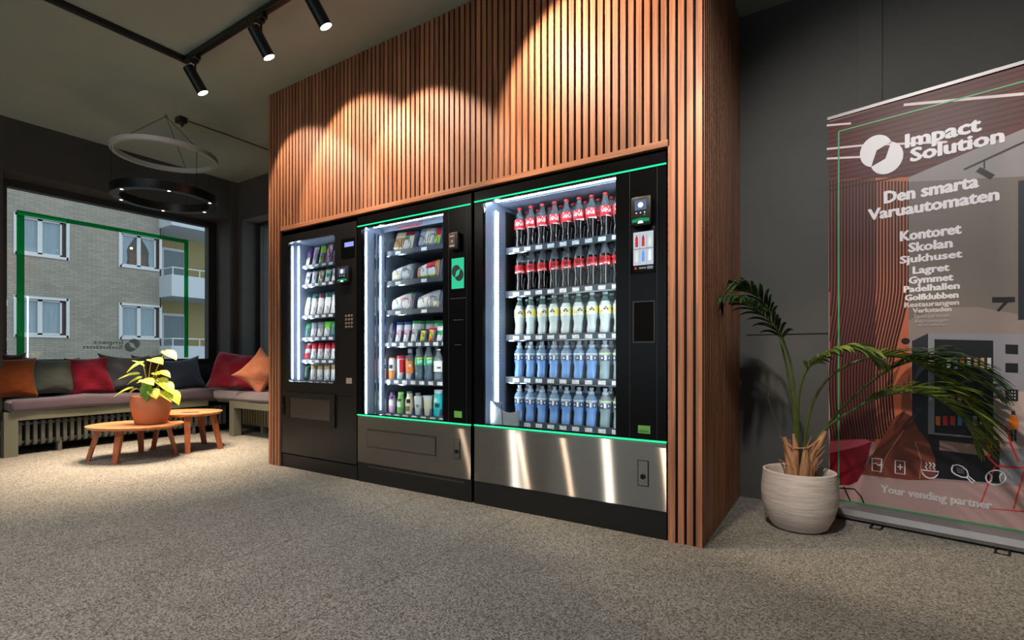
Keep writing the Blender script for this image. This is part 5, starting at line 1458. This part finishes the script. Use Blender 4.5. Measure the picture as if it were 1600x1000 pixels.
PRINT_STRIPES=[
 [(-0.024,1.83),(-0.024,1.762),(-0.024,1.695),(-0.024,1.627),(-0.024,1.56),(-0.024,1.492),(-0.024,1.425),(-0.024,1.357),(-0.024,1.29),(-0.025,1.222)],
 [(-0.008,1.826),(-0.008,1.759),(-0.008,1.691),(-0.008,1.624),(-0.008,1.557),(-0.008,1.49),(-0.008,1.423),(-0.008,1.355),(-0.008,1.288),(-0.009,1.221),(-0.014,1.154),(-0.021,1.087)],
 [(0.007,1.822),(0.007,1.755),(0.007,1.688),(0.007,1.621),(0.007,1.554),(0.007,1.487),(0.007,1.42),(0.007,1.353),(0.007,1.286),(0.006,1.22),(0.001,1.153),(-0.006,1.086),(-0.015,1.019),(-0.024,0.952)],
 [(-0.024,0.48),(-0.014,0.413)],
 [(0.023,1.818),(0.023,1.752),(0.023,1.685),(0.023,1.618),(0.023,1.552),(0.023,1.485),(0.023,1.418),(0.023,1.351),(0.023,1.285),(0.021,1.218),(0.016,1.152),(0.009,1.085),(-0.0,1.019),(-0.009,0.952),(-0.017,0.885),(-0.023,0.817),(-0.025,0.75),(-0.025,0.682),(-0.022,0.615),(-0.017,0.548),(-0.01,0.481),(0.0,0.415)],
 [(0.038,1.815),(0.038,1.748),(0.038,1.682),(0.038,1.615),(0.038,1.549),(0.038,1.482),(0.038,1.416),(0.038,1.35),(0.038,1.283),(0.037,1.217),(0.031,1.151),(0.024,1.085),(0.015,1.018),(0.005,0.952),(-0.003,0.885),(-0.009,0.818),(-0.011,0.75),(-0.011,0.683),(-0.008,0.616),(-0.003,0.549),(0.004,0.483),(0.014,0.417)],
 [(0.053,1.811),(0.053,1.745),(0.053,1.679),(0.053,1.612),(0.053,1.546),(0.053,1.48),(0.053,1.414),(0.053,1.348),(0.053,1.282),(0.052,1.216),(0.046,1.15),(0.038,1.084),(0.029,1.018),(0.02,0.951),(0.011,0.885),(0.005,0.818),(0.003,0.751),(0.003,0.684),(0.006,0.617),(0.011,0.55),(0.018,0.484),(0.028,0.418)],
 [(0.068,1.807),(0.068,1.741),(0.068,1.675),(0.068,1.609),(0.068,1.544),(0.068,1.478),(0.068,1.412),(0.068,1.346),(0.068,1.28),(0.067,1.214),(0.061,1.149),(0.053,1.083),(0.044,1.017),(0.034,0.951),(0.025,0.885),(0.019,0.818),(0.017,0.751),(0.017,0.684),(0.02,0.618),(0.025,0.551),(0.032,0.485),(0.042,0.42)],
 [(0.083,1.804),(0.083,1.738),(0.083,1.672),(0.083,1.607),(0.083,1.541),(0.083,1.475),(0.083,1.41),(0.083,1.344),(0.083,1.278),(0.082,1.213),(0.076,1.147),(0.068,1.082),(0.058,1.017),(0.048,0.951),(0.039,0.884),(0.033,0.818),(0.031,0.751),(0.031,0.685),(0.034,0.619),(0.038,0.552),(0.046,0.487),(0.055,0.421)],
 [(0.098,1.8),(0.098,1.735),(0.098,1.669),(0.098,1.604),(0.098,1.538),(0.098,1.473),(0.098,1.408),(0.098,1.342),(0.098,1.277),(0.096,1.212),(0.091,1.147),(0.082,1.081),(0.072,1.016),(0.062,0.951),(0.053,0.884),(0.047,0.818),(0.045,0.752),(0.045,0.686),(0.047,0.619),(0.052,0.553),(0.059,0.488),(0.069,0.423)],
 [(0.113,1.796),(0.113,1.731),(0.113,1.666),(0.113,1.601),(0.113,1.536),(0.113,1.471),(0.113,1.405),(0.113,1.34),(0.113,1.275),(0.111,1.21),(0.105,1.145),(0.097,1.081),(0.086,1.016),(0.076,0.95),(0.067,0.884),(0.061,0.818),(0.058,0.752),(0.059,0.686),(0.061,0.62),(0.066,0.555),(0.073,0.489),(0.083,0.425)],
 [(0.127,1.793),(0.127,1.728),(0.127,1.663),(0.127,1.598),(0.127,1.533),(0.127,1.468),(0.127,1.403),(0.127,1.339),(0.127,1.274),(0.126,1.209),(0.12,1.144),(0.111,1.08),(0.101,1.015),(0.09,0.95),(0.081,0.884),(0.074,0.819),(0.072,0.753),(0.072,0.687),(0.074,0.621),(0.079,0.556),(0.086,0.491),(0.096,0.426)],
 [(0.142,1.789),(0.142,1.725),(0.142,1.66),(0.142,1.595),(0.142,1.531),(0.142,1.466),(0.142,1.401),(0.142,1.337),(0.142,1.272),(0.14,1.208),(0.134,1.143),(0.125,1.079),(0.115,1.014),(0.104,0.95),(0.095,0.884),(0.088,0.819),(0.085,0.753),(0.086,0.688),(0.088,0.622),(0.093,0.557),(0.1,0.492),(0.109,0.428)],
 [(0.156,1.786),(0.156,1.722),(0.156,1.657),(0.156,1.593),(0.156,1.528),(0.156,1.464),(0.156,1.399),(0.156,1.335),(0.156,1.271),(0.154,1.206),(0.148,1.142),(0.139,1.078),(0.128,1.014),(0.118,0.949),(0.108,0.884),(0.101,0.819),(0.099,0.753),(0.099,0.688),(0.101,0.623),(0.106,0.558),(0.113,0.493),(0.122,0.429)],
 [(0.17,1.782),(0.17,1.718),(0.17,1.654),(0.17,1.59),(0.17,1.526),(0.17,1.462),(0.17,1.397),(0.17,1.333),(0.17,1.269),(0.168,1.205),(0.162,1.141),(0.153,1.077),(0.142,1.013),(0.131,0.949),(0.121,0.884),(0.115,0.819),(0.112,0.754),(0.112,0.689),(0.115,0.624),(0.119,0.559),(0.126,0.495),(0.135,0.431)],
 [(0.184,1.779),(0.184,1.715),(0.184,1.651),(0.184,1.587),(0.184,1.523),(0.184,1.459),(0.184,1.395),(0.184,1.331),(0.184,1.268),(0.182,1.204),(0.176,1.14),(0.167,1.077),(0.156,1.013),(0.145,0.949),(0.135,0.884),(0.128,0.819),(0.125,0.754),(0.125,0.689),(0.128,0.625),(0.132,0.56),(0.139,0.496),(0.148,0.432)],
 [(0.198,1.776),(0.198,1.712),(0.198,1.648),(0.198,1.585),(0.198,1.521),(0.198,1.457),(0.198,1.393),(0.198,1.33),(0.198,1.266),(0.196,1.202),(0.19,1.139),(0.181,1.076),(0.169,1.012),(0.158,0.949),(0.148,0.884),(0.141,0.82),(0.138,0.755),(0.138,0.69),(0.141,0.625),(0.145,0.561),(0.152,0.497),(0.161,0.434)],
 [(0.212,1.772),(0.212,1.709),(0.212,1.645),(0.212,1.582),(0.212,1.518),(0.212,1.455),(0.212,1.391),(0.212,1.328),(0.212,1.265),(0.21,1.201),(0.204,1.138),(0.194,1.075),(0.183,1.012),(0.171,0.948),(0.161,0.884),(0.154,0.82),(0.151,0.755),(0.151,0.691),(0.154,0.626),(0.158,0.562),(0.165,0.498),(0.174,0.435)],
 [(0.226,1.769),(0.226,1.706),(0.226,1.642),(0.226,1.579),(0.226,1.516),(0.226,1.453),(0.226,1.389),(0.226,1.326),(0.226,1.263),(0.224,1.2),(0.218,1.137),(0.208,1.075),(0.196,1.011),(0.184,0.948),(0.174,0.884),(0.167,0.82),(0.164,0.755),(0.164,0.691),(0.167,0.627),(0.171,0.563),(0.178,0.5),(0.187,0.437)],
 [(0.24,1.765),(0.24,1.702),(0.24,1.639),(0.24,1.577),(0.24,1.514),(0.24,1.451),(0.24,1.388),(0.24,1.325),(0.24,1.262),(0.238,1.199),(0.231,1.136),(0.221,1.074),(0.209,1.011),(0.198,0.948),(0.187,0.884),(0.18,0.82),(0.177,0.756),(0.177,0.692),(0.179,0.628),(0.184,0.564),(0.191,0.501),(0.2,0.438)],
 [(0.253,1.762),(0.253,1.699),(0.253,1.637),(0.253,1.574),(0.253,1.511),(0.253,1.448),(0.253,1.386),(0.253,1.323),(0.253,1.26),(0.251,1.198),(0.245,1.135),(0.235,1.073),(0.223,1.01),(0.211,0.947),(0.2,0.884),(0.193,0.82),(0.19,0.756),(0.19,0.693),(0.192,0.629),(0.197,0.565),(0.203,0.502),(0.212,0.44)],
 [(0.267,1.759),(0.267,1.696),(0.267,1.634),(0.267,1.571),(0.267,1.509),(0.267,1.446),(0.267,1.384),(0.267,1.321),(0.267,1.259),(0.265,1.196),(0.258,1.134),(0.248,1.072),(0.236,1.01),(0.224,0.947),(0.213,0.884),(0.205,0.82),(0.202,0.757),(0.203,0.693),(0.205,0.63),(0.209,0.566),(0.216,0.503),(0.225,0.441)],
 [(0.28,1.756),(0.28,1.693),(0.28,1.631),(0.28,1.569),(0.28,1.506),(0.28,1.444),(0.28,1.382),(0.28,1.32),(0.28,1.257),(0.278,1.195),(0.271,1.133),(0.261,1.071),(0.249,1.009),(0.236,0.947),(0.226,0.884),(0.218,0.821),(0.215,0.757),(0.215,0.694),(0.217,0.63),(0.222,0.567),(0.228,0.505),(0.237,0.443)],
 [(0.293,1.752),(0.293,1.69),(0.293,1.628),(0.293,1.566),(0.293,1.504),(0.293,1.442),(0.293,1.38),(0.293,1.318),(0.293,1.256),(0.291,1.194),(0.284,1.132),(0.274,1.071),(0.262,1.009),(0.249,0.947),(0.238,0.884),(0.23,0.821),(0.227,0.757),(0.228,0.694),(0.23,0.631),(0.234,0.568),(0.241,0.506),(0.249,0.444)],
 [(0.307,1.749),(0.307,1.687),(0.307,1.625),(0.307,1.564),(0.307,1.502),(0.307,1.44),(0.307,1.378),(0.307,1.316),(0.307,1.254),(0.305,1.193),(0.298,1.131),(0.287,1.07),(0.275,1.008),(0.262,0.946),(0.251,0.884),(0.243,0.821),(0.24,0.758),(0.24,0.695),(0.242,0.632),(0.246,0.569),(0.253,0.507),(0.262,0.446)],
 [(0.32,1.746),(0.32,1.684),(0.32,1.623),(0.32,1.561),(0.32,1.5),(0.32,1.438),(0.32,1.376),(0.32,1.315),(0.32,1.253),(0.318,1.192),(0.311,1.131),(0.3,1.069),(0.287,1.008),(0.274,0.946),(0.263,0.884),(0.255,0.821),(0.252,0.758),(0.252,0.695),(0.254,0.633),(0.259,0.571),(0.265,0.508),(0.274,0.447)],
]
FRONDS=[
 [(-0.19,3.062,0.27),(-0.197,3.034,0.591),(-0.215,2.999,0.824),(-0.268,2.941,0.998),(-0.367,2.877,1.112),(-0.479,2.782,1.156),(-0.552,2.711,1.109)],
 [(-0.166,3.054,0.275),(-0.135,3.003,0.565),(-0.068,2.986,0.736),(0.049,2.978,0.836),(0.201,3.004,0.87),(0.34,3.022,0.808),(0.471,3.035,0.672),(0.558,3.043,0.531)],
 [(-0.155,3.061,0.275),(-0.091,3.031,0.467),(0.044,2.999,0.601),(0.17,2.984,0.682),(0.312,2.98,0.7),(0.429,2.984,0.625),(0.525,3.01,0.465)],
 [(-0.18,2.997,0.284),(-0.178,2.916,0.602),(-0.144,2.854,0.789),(-0.059,2.837,0.873),(0.042,2.831,0.902),(0.126,2.837,0.858)],
 [(-0.163,3.104,0.266),(-0.037,3.137,0.541),(0.143,3.204,0.759),(0.303,3.26,0.851),(0.442,3.278,0.826),(0.548,3.274,0.735)],
 [(-0.19,3.11,0.261),(-0.21,3.097,0.584),(-0.248,3.049,0.857),(-0.305,2.988,1.091),(-0.401,2.903,1.216),(-0.476,2.831,1.22)],
]

# ------------------------------------------------------------------ potted palm
palm = thing('potted_palm', 'tall arching palm in a round whitewashed pot beside the slatted panel', 'potted palm', (-0.178, 2.98, 0))
POTM = mat('whitewashed_clay', srgb(214, 200, 192), 0.85, noise=0.18, nscale=5, bump=0.25, bscale=16, stretch=(1, 1, 9))
mb = MB(); mb.lathe([(0.0, 0), (0.108, 0), (0.127, 0.012), (0.155, 0.07), (0.171, 0.13), (0.174, 0.19), (0.167, 0.265), (0.165, 0.289), (0.157, 0.292), (0.150, 0.283), (0.152, 0.22)], 48, cap=False); mb.build('pot', POTM, palm, smooth=50)
mb = MB(); mb.lathe([(0.0, 0.245), (0.152, 0.235)], 24, cap=False); mb.build('soil', RUBBER, palm)
FIB = mat('palm_fibre', srgb(176, 128, 92), 0.9, noise=0.45, nscale=18, stretch=(1, 1, .3), bump=0.6, bscale=60)
mb = MB()
def stub(pts, rr): mb.tube(pts, rr, 9)
stub([(-0.035, -0.02, 0.235), (-0.032, -0.02, 0.32), (-0.05, -0.025, 0.40), (-0.062, -0.03, 0.455)], [.034, .026, .018, .008])
stub([(-0.02, -0.025, 0.235), (-0.016, -0.03, 0.33), (-0.012, -0.03, 0.41), (-0.022, -0.03, 0.475)], [.026, .02, .014, .006])
stub([(0.035, 0.015, 0.235), (0.05, 0.015, 0.32), (0.082, 0.03, 0.42), (0.115, 0.045, 0.49)], [.034, .028, .02, .010])
stub([(0.02, -0.02, 0.235), (0.03, -0.02, 0.33), (0.03, -0.02, 0.41)], [.03, .022, .01])
mb.tube([(-0.062, -0.03, 0.43), (-0.02, -0.05, 0.405), (0.04, -0.03, 0.41), (0.105, 0.04, 0.46)], 0.004, 5)
rg = random.Random(5)
for i in range(26):
    b0 = rg.choice([(-0.03, -0.02, -0.05), (-0.016, -0.03, -0.01), (0.045, 0.015, 0.06), (0.028, -0.02, 0.02)])
    a0 = rg.uniform(0, 6.28); r0 = rg.uniform(.02, .034); hh = rg.uniform(.30, .47)
    p = [(b0[0]+r0*math.cos(a0)*(1-.5*t)+b0[2]*t*t*.9, b0[1]+r0*math.sin(a0)*(1-.5*t), .235+(hh-.235)*t) for t in (0, .35, .7, 1)]
    p[-1] = (p[-1][0]+rg.uniform(-.02, .02), p[-1][1]-rg.uniform(0, .02), p[-1][2])
    mb.tube(p, [.006, .005, .004, .0015], 5)
mb.build('fibrous_trunk', FIB, palm, smooth=60)
PALMG = leafmat('palm_leaf', srgb(66, 88, 34), srgb(116, 140, 60)); PALMD = leafmat('dark_palm_leaf', srgb(30, 52, 30), srgb(60, 88, 44)); PALMS = leafmat('palm_stalk', srgb(86, 104, 50), srgb(104, 120, 60))
def catmull(P, n):
    P = [Vector(p) for p in P]; P = [2*P[0]-P[1]]+P+[2*P[-1]-P[-2]]
    out = []
    segs = len(P)-3
    for i in range(n+1):
        t = i/n*segs; k = min(int(t), segs-1); f = t-k
        a, b, c, d = P[k:k+4]
        out.append(0.5*((2*b)+(c-a)*f+(2*a-5*b+4*c-d)*f*f+(3*b-a-3*c+d)*f**3))
    return out
def clampy(p):   # leaflets rest against, not inside, the banner and the wall
    w = p+palm.location
    lim = 3.38
    if w.x > -0.1: lim = min(lim, 3.285-0.229*(w.x+0.025)-0.02)
    if w.x < -0.1: lim = min(lim, 3.38)
    if w.y > lim: w.y = lim
    if w.x < -0.50 and w.y > 2.36: w.x = max(w.x, -0.50) if w.y > 2.40 else w.x
    return w-palm.location
def frond(pts, start, nl, Lmax, W_, m, seed, droop=0.5, spread=0.9):
    rg = random.Random(seed)
    C = [p-palm.location for p in catmull(pts, 60)]
    C = [p-Vector((0, 0, 0)) for p in C]
    st = MB(); st.tube([C[i] for i in range(0, 61, 3)], [0.0075*(1-i/61*.85)+.0012 for i in range(0, 61, 3)], 6)
    lv = MB()
    for k in range(nl):
        f = start+(1-start)*(k+.5)/nl
        i = min(59, int(f*60)); p = C[i].lerp(C[i+1], f*60-i); t = (C[i+1]-C[max(0, i-1)]).normalized()
        up = Vector((0, 0, 1)); s = t.cross(up); s = s.normalized() if s.length > .05 else Vector((1, 0, 0))
        g = (f-start)/(1-start)
        ln = Lmax*(0.55+.9*math.sin(PI*min(1, g*.85+.08)))*.72*(1 if g < .85 else 1.0-(g-.85)*2.2)
        for sd in (-1, 1):
            n_ = 7; q = p.copy(); V = []; F = []
            d = (s*sd*spread+t*(0.55+.5*g)+up*(0.30)+Vector((rg.uniform(-.1, .1), rg.uniform(-.1, .1), rg.uniform(-.1, .1)))).normalized()
            side0 = t
            for j in range(n_+1):
                h = j/n_
                w = W_*(math.sin(PI*min(1, h*.9+.1))**.7)*(1-h*.35)/2
                if j == n_: w = 0.0006
                sv = d.cross(s*sd if abs(d.dot(s)) < .9 else up); sv = side0
                sv = (sv-d*sv.dot(d)).normalized()
                V += [clampy(q-sv*w), clampy(q+sv*w)]
                d = (d+Vector((0, 0, -1))*droop/n_*(.5+1.3*h)+Vector((0, -.05, 0))/n_).normalized()
                q = q+d*(ln/n_)
            for j in range(n_): F.append((2*j, 2*j+1, 2*j+3, 2*j+2))
            lv.add(V, F)
    o = lv.build('frond', m, palm, smooth=60, recalc=False)
    st.build('frond_stalk', PALMS, o)
    return o
FR = [(0, .45, 26, .24, .021, PALMD, 1.1, .8), (1, .48, 32, .30, .021, PALMG, .6, .6), (2, .40, 28, .27, .021, PALMG, .65, .6), (3, .42, 22, .21, .022, PALMG, 1.1, .9), (4, .45, 26, .26, .020, PALMD, .75, .6), (5, .58, 22, .20, .019, PALMD, 1.0, .7)]
FRONDS[4] = [FRONDS[4][0]]+[(x, y-d, z) for (x, y, z), d in zip(FRONDS[4][1:], (.04, .14, .2, .24, .26))]
for k, st_, nl, L_, W_, m, dr, sp in FR:
    frond(FRONDS[k], st_, nl, L_, W_, m, 40+k, dr, sp)
mb = MB(); mb.tube([(-0.01, -0.03, .26), (-0.09, -0.1, .52), (-0.13, -0.12, .66), (-0.11, -0.12, .74)], [.0015, .0012, .001, .0008], 5); mb.tube([(0.02, -0.03, .26), (0.05, -0.06, .6), (0.06, -0.07, .62)], .001, 5); mb.build('dry_thread', PALMS, palm)

# ------------------------------------------------------------------ roll-up banner
BA = math.atan2(-.163, .711)
bn = thing('rollup_banner', 'tall printed roll-up banner standing behind the palm', 'banner', (-0.025, 3.305, 0), BA)
BW0, BW1, BZ0, BZ1 = -0.030, 0.842, 0.075, 2.165
ALU = mat('banner_aluminium', srgb(140, 138, 140), 0.45, metal=0.6)
mb = MB(); mb.prism([(-0.055, 0.012), (0.055, 0.012), (0.06, 0.03), (0.045, 0.07), (0.012, 0.085), (-0.006, 0.085), (-0.05, 0.06), (-0.06, 0.03)], 'x', BW0-0.005, BW1+0.005); mb.build('cassette', ALU, bn, smooth=30)
for x in (0.18, 0.64):
    mb = MB(); mb.tube([(x, -0.03, 0.012), (x, -0.12, 0.004), (x+0.045, -0.12, 0.004), (x+0.045, -0.03, 0.012)], 0.004, 6); mb.build('foot', METALDARK, bn)
mb = MB(); mb.box(BW0-0.004, BW1+0.004, -0.012, 0.012, BZ1-0.002, BZ1+0.014); mb.build('top_rail', ALU, bn, smooth=0)
mb = MB(); mb.tube([(0.40, 0.03, 0.05), (0.40, 0.03, 2.16)], 0.010, 8); mb.build('support_pole', ALU, bn)
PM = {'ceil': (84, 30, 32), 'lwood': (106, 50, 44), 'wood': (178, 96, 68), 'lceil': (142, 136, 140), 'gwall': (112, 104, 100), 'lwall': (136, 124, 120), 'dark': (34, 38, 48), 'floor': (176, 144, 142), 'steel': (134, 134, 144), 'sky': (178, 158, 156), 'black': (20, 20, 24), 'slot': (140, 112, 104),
      'green': (50, 120, 80), 'white': (190, 190, 196), 'blue': (80, 130, 180), 'orange': (216, 116, 40), 'tan': (176, 140, 110), 'dred': (150, 40, 36), 'red': (206, 50, 40), 'bag': (124, 62, 48), 'bag2': (100, 46, 36), 'chair': (124, 18, 38), 'chairlit': (188, 84, 104), 'redline': (196, 52, 40), 'wline': (222, 206, 210), 'bagline': (190, 130, 110), 'stripe': (36, 16, 16), 'cstripe': (50, 16, 18)}
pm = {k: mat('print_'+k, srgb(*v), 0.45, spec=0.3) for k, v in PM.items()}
mb = MB(); mb.box(BW0, BW1, -0.001, 0.001, BZ0, BZ1+.003); mb.build('banner_sheet', [mat('banner_fabric', srgb(160, 128, 126), 0.5, spec=.3)], bn, smooth=0)
keys = list(pm); mb = MB(); lay = [0.0011]
def clip(s): return min(max(s, BW0), BW1)
def flat(poly, key):
    lay[0] += 0.000015
    mb.add([(clip(a), -lay[0], min(max(b, BZ0), BZ1)) for a, b in poly], [tuple(range(len(poly)))], keys.index(key))
def extend(p):   # areas that run on to the far edge of the sheet, outside the photograph
    return [(BW1 if s > 0.715 else s, z) for s, z in p]
first = True
def stroke(pts, w, key, closed=False):
    lay[0] += 0.00001
    V = []; F = []
    n = len(pts)
    for i, (a, b) in enumerate(pts):
        q0 = Vector(pts[max(0, i-1)]); q1 = Vector(pts[min(n-1, i+1)])
        if pts[0] == pts[-1] and n > 3:
            if i == 0: q0 = Vector(pts[-2])
            if i == n-1: q1 = Vector(pts[1])
        d = (q1-q0).normalized(); nn = Vector((-d.y, d.x))*w/2
        V += [(a+nn.x, -lay[0], b+nn.y), (a-nn.x, -lay[0], b-nn.y)]
    for i in range(n-1): F.append((2*i, 2*i+1, 2*i+3, 2*i+2))
    mb.add(V, F, keys.index(key))
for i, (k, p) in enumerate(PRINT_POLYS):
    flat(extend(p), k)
    if i == 2:
        for q in PRINT_STRIPES: stroke(q, 0.0085, 'stripe')
        # boards of the printed ceiling, cut where its edge climbs
        (sA, zA), (sB, zB) = PRINT_POLYS[0][1][3], PRINT_POLYS[0][1][2]
        z = zA+0.012
        while z < BZ1-0.01:
            s1 = sA+(z-zA)/(zB-zA)*(sB-sA) if z < zB else BW1
            stroke([(BW0, z), (min(s1, BW1), z)], 0.008, 'cstripe'); z += 0.026
for k, w, p in PRINT_LINES: stroke(p, w, k)
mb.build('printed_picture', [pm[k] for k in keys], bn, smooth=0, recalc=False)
main = mb
GL = mat('banner_green_ink', srgb(52, 156, 96), 0.45)
mb = MB(); keys = ['g']; lay = [0.0036]
fr = [(0.018, 0.09), (0.018, 2.088), (0.80, 2.088), (0.80, 0.09), (0.018, 0.09)]
for a, b in zip(fr, fr[1:]): stroke([a, b], 0.007, 'g')
mb.build('green_frame_line', GL, bn, smooth=0, recalc=False)
PW = mat('banner_white_ink', srgb(226, 222, 230), 0.45); PW2 = mat('banner_pale_ink', srgb(204, 194, 196), 0.45); PW3 = mat('banner_faint_ink', srgb(170, 160, 160), 0.45)
ICON_NAMES = [('cabinet_icon', 2), ('medicine_icon', 3), ('soup_bowl_icon', 4), ('racket_icon', 2), ('tennis_ball_icon', 3), ('racket_icon_holes', 12)]
k = 0
keys = ['w']
for nm, cnt in ICON_NAMES:
    mb = MB(); lay = [0.0037]
    for w, p in PRINT_ICONS[k:k+cnt]: stroke(p, max(w, .003), 'w')
    k += cnt
    mb.build(nm, PW, bn, smooth=0, recalc=False)
for body, s0, z0, s1, cap, f in PRINT_TEXTS:
    mb = MB()
    bold_text(mb, body, (lambda a, b: (lambda x, y: (a+x, -0.0038, b+y)))(s0, z0), s1-s0, cap, e=0.055 if f < 2 else 0.015)
    tag(mb.build('banner_lettering', [PW, PW2, PW3][f], bn, smooth=0, recalc=False), 'printed line reading '+body if not body.startswith('Impact') and not body.startswith('Solution') else 'printed company name, bold white')
mb = MB()
for P in logo_polys(26):
    mb.add([(0.2075+x*0.070, -0.0038, 1.910+y*0.0815) for x, y in P], [tuple(range(len(P)))], 0)
tag(mb.build('banner_logo', PW, bn, smooth=0, recalc=False), 'white twin disc logo')

# ------------------------------------------------------------------ the block across the street
gb = MB(); gb.box(-40, -6.6, -25, 40, -3.2, -3.0); struct(gb.build('ground', mat('asphalt', srgb(90, 90, 90), .9, noise=.15, nscale=3), smooth=0), 'street outside the window')
ap = thing('apartment_building', 'beige brick apartment block with white windows and balconies across the street', 'building', (-22.4, 6, -3))
mb = MB()
LX = 0.4
CW = [-0.6, 2.33, 5.141, 7.945]
rows = [6.78, 4.13, 1.505, -1.12]
# wall with window openings, as strips
ys = [-12-6]
mb.box(-6, LX-0.12, -18, 3.25, 0, 14)
def wallbit(y0, y1, z0, z1): mb.box(LX-0.12, LX, y0-6, y1-6, z0+3, z1+3)
zs = [(-3, rows[3])]; 
edges = []
for c in CW: edges.append((c, c+1.33))
prev = -12
for y0, y1 in edges: wallbit(prev, y0, -3, 11); prev = y1
wallbit(prev, 9.25, -3, 11)
for y0, y1 in edges:
    zz = -3
    for r in sorted(rows): wallbit(y0, y1, zz, r); zz = r+1.26
    wallbit(y0, y1, zz, 11)
mb.box(-6, -0.81, 3.25, 12.0, 0, 14)
mb.build('brick_wall', BRICK, ap, smooth=0)
BROWNF = mat('brown_window_frame', srgb(66, 46, 38), .5); CURT = mat('net_curtain', srgb(176, 190, 200), .8, noise=.12, nscale=3, stretch=(1, 6, .3)); DKIN = mat('dim_interior', srgb(74, 66, 56), .9)
APG = pane('apartment_glass', (0.9, 0.93, 0.95, 1), 1.0)
for ci, c in enumerate(CW):
    for ri, r in enumerate(rows):
        f = MB(); y0, y1, z0, z1 = c-6, c-6+1.33, r+3, r+3+1.26
        t = 0.07
        f.box(LX-0.02, LX+0.04, y0-.03, y0+t-.02, z0-.03, z1+.03); f.box(LX-0.02, LX+0.04, y1-t+.02, y1+.03, z0-.03, z1+.03); f.box(LX-.02, LX+.04, y0, y1, z0-.03, z0+t-.02); f.box(LX-.02, LX+.04, y0, y1, z1-t+.02, z1+.03)
        f.box(LX-.10, LX-.04, y0+.06, y0+.11, z0+.06, z1-.06); f.box(LX-.10, LX-.04, y1-.20, y1-.15, z0+.06, z1-.06); f.box(LX-.10, LX-.04, (y0+y1-.09)/2-.06, (y0+y1-.09)/2+.06, z0+.06, z1-.06)
        f.box(LX-.10, LX-.04, y0+.06, y1-.15, z0+.06, z0+.11); f.box(LX-.10, LX-.04, y0+.06, y1-.15, z1-.11, z1-.06)
        w = f.build('window', WHITEP, ap, smooth=0)
        g = MB(); g.box(LX-.11, LX-.05, y1-.15, y1-.06, z0+.05, z1-.05); g.box(LX-.11, LX-.05, y0+.05, y1-.06, z1-.07, z1-.05); g.build('window_edge', BROWNF, w, smooth=0)
        g = MB(); g.box(LX-.075, LX-.07, y0+.1, y1-.19, z0+.1, z1-.1); g.build('pane', APG, w, smooth=0)
        g = MB()
        if (ci, ri) == (3, 1):
            g.box(LX-.118, LX-.112, y0, y1, z0, z1, 1)
            for s, yb in ((1, y0+.1), (-1, y1-.2)):
                n = 10; V = []; F = []
                for i in range(n+1):
                    zz = z0+.12+(z1-z0-.2)*i/n; wd = .14+.26*(i/n)**2*(.5+.5*i/n)+.03*math.sin(i*.9)
                    V += [(LX-.10, yb, zz), (LX-.10, yb+s*wd, zz)]
                for i in range(n): F.append((2*i, 2*i+1, 2*i+3, 2*i+2))
                g.add(V, F, 0)
            g.box(LX-.111, LX-.106, y0+.35, y1-.45, z0+.15, z0+.55, 2)
        else:
            g.box(LX-.118, LX-.112, y0, y1, z0, z1, 0)
        g.build('curtain', [CURT, DKIN, mat('warm_furniture', srgb(120, 70, 44), .7)], w, smooth=0)
        if (ci, ri) == (3, 1):
            g = MB(); g.lathe([(0, -.04), (.035, -.02), (.04, .02), (0, .04)], 10, (LX-.10, y0+.40, z0+.72)); g.build('lamp', emis('window_lamp', (1, .7, .35, 1), 8), w)
BALW = mat('balcony_white', srgb(196, 204, 214), .6); BACKW = mat('ochre_render', srgb(170, 156, 112), .9)
mb = MB(); mb.box(-0.8, -0.75, 3.25, 12.0, 0, 14); mb.build('balcony_wall', BACKW, ap, smooth=0)
for z in (6.62, 3.97, 1.30, -1.35):
    for k in range(1):
        g = MB(); b0, b1 = 3.22, 12.0
        z3 = z+3
        g.box(-0.75, 1.4, b0, b1, z3-.86, z3-.74); g.box(1.32, 1.4, b0, b1, z3-.74, z3-.05); g.box(-0.1, 1.32, b0, b0+.08, z3-.74, z3-.05)
        bl = g.build('balcony', BALW, ap, smooth=0)
        g = MB(); g.tube([(1.36, b0+.04, z3+.22), (1.36, b1, z3+.22)], .025, 6)
        for i in range(9): g.tube([(1.36, b0+.06+i*.95, z3-.06), (1.36, b0+.06+i*.95, z3+.22)], .02, 6)
        g.tube([(0, b0+.04, z3+.22), (1.36, b0+.04, z3+.22)], .025, 6)
        g.build('railing', WHITEP, bl)
    for y0 in (3.75, 6.1, 8.6, 10.4):
        g = MB(); z0 = z+3-.74; z1 = z0+2.05; y1 = y0+.95
        g.box(-.75, -.69, y0, y0+.1, z0, z1); g.box(-.75, -.69, y1-.1, y1, z0, z1); g.box(-.75, -.69, y0+.1, y1-.1, z1-.1, z1); g.box(-.75, -.69, y0+.1, y1-.1, z0, z0+.15)
        w = g.build('balcony_door', WHITEP, ap, smooth=0)
        g = MB(); g.box(-.73, -.72, y0+.1, y1-.1, z0+.15, z1-.1); g.build('pane', mat('dim_blue_glass', srgb(110, 128, 140), .1), w, smooth=0)

for o in list(scene.objects):      # nothing is left without its kind
    if o.parent is None and o.type in ('MESH', 'EMPTY') and 'category' not in o and 'kind' not in o: print('UNTAGGED', o.name)
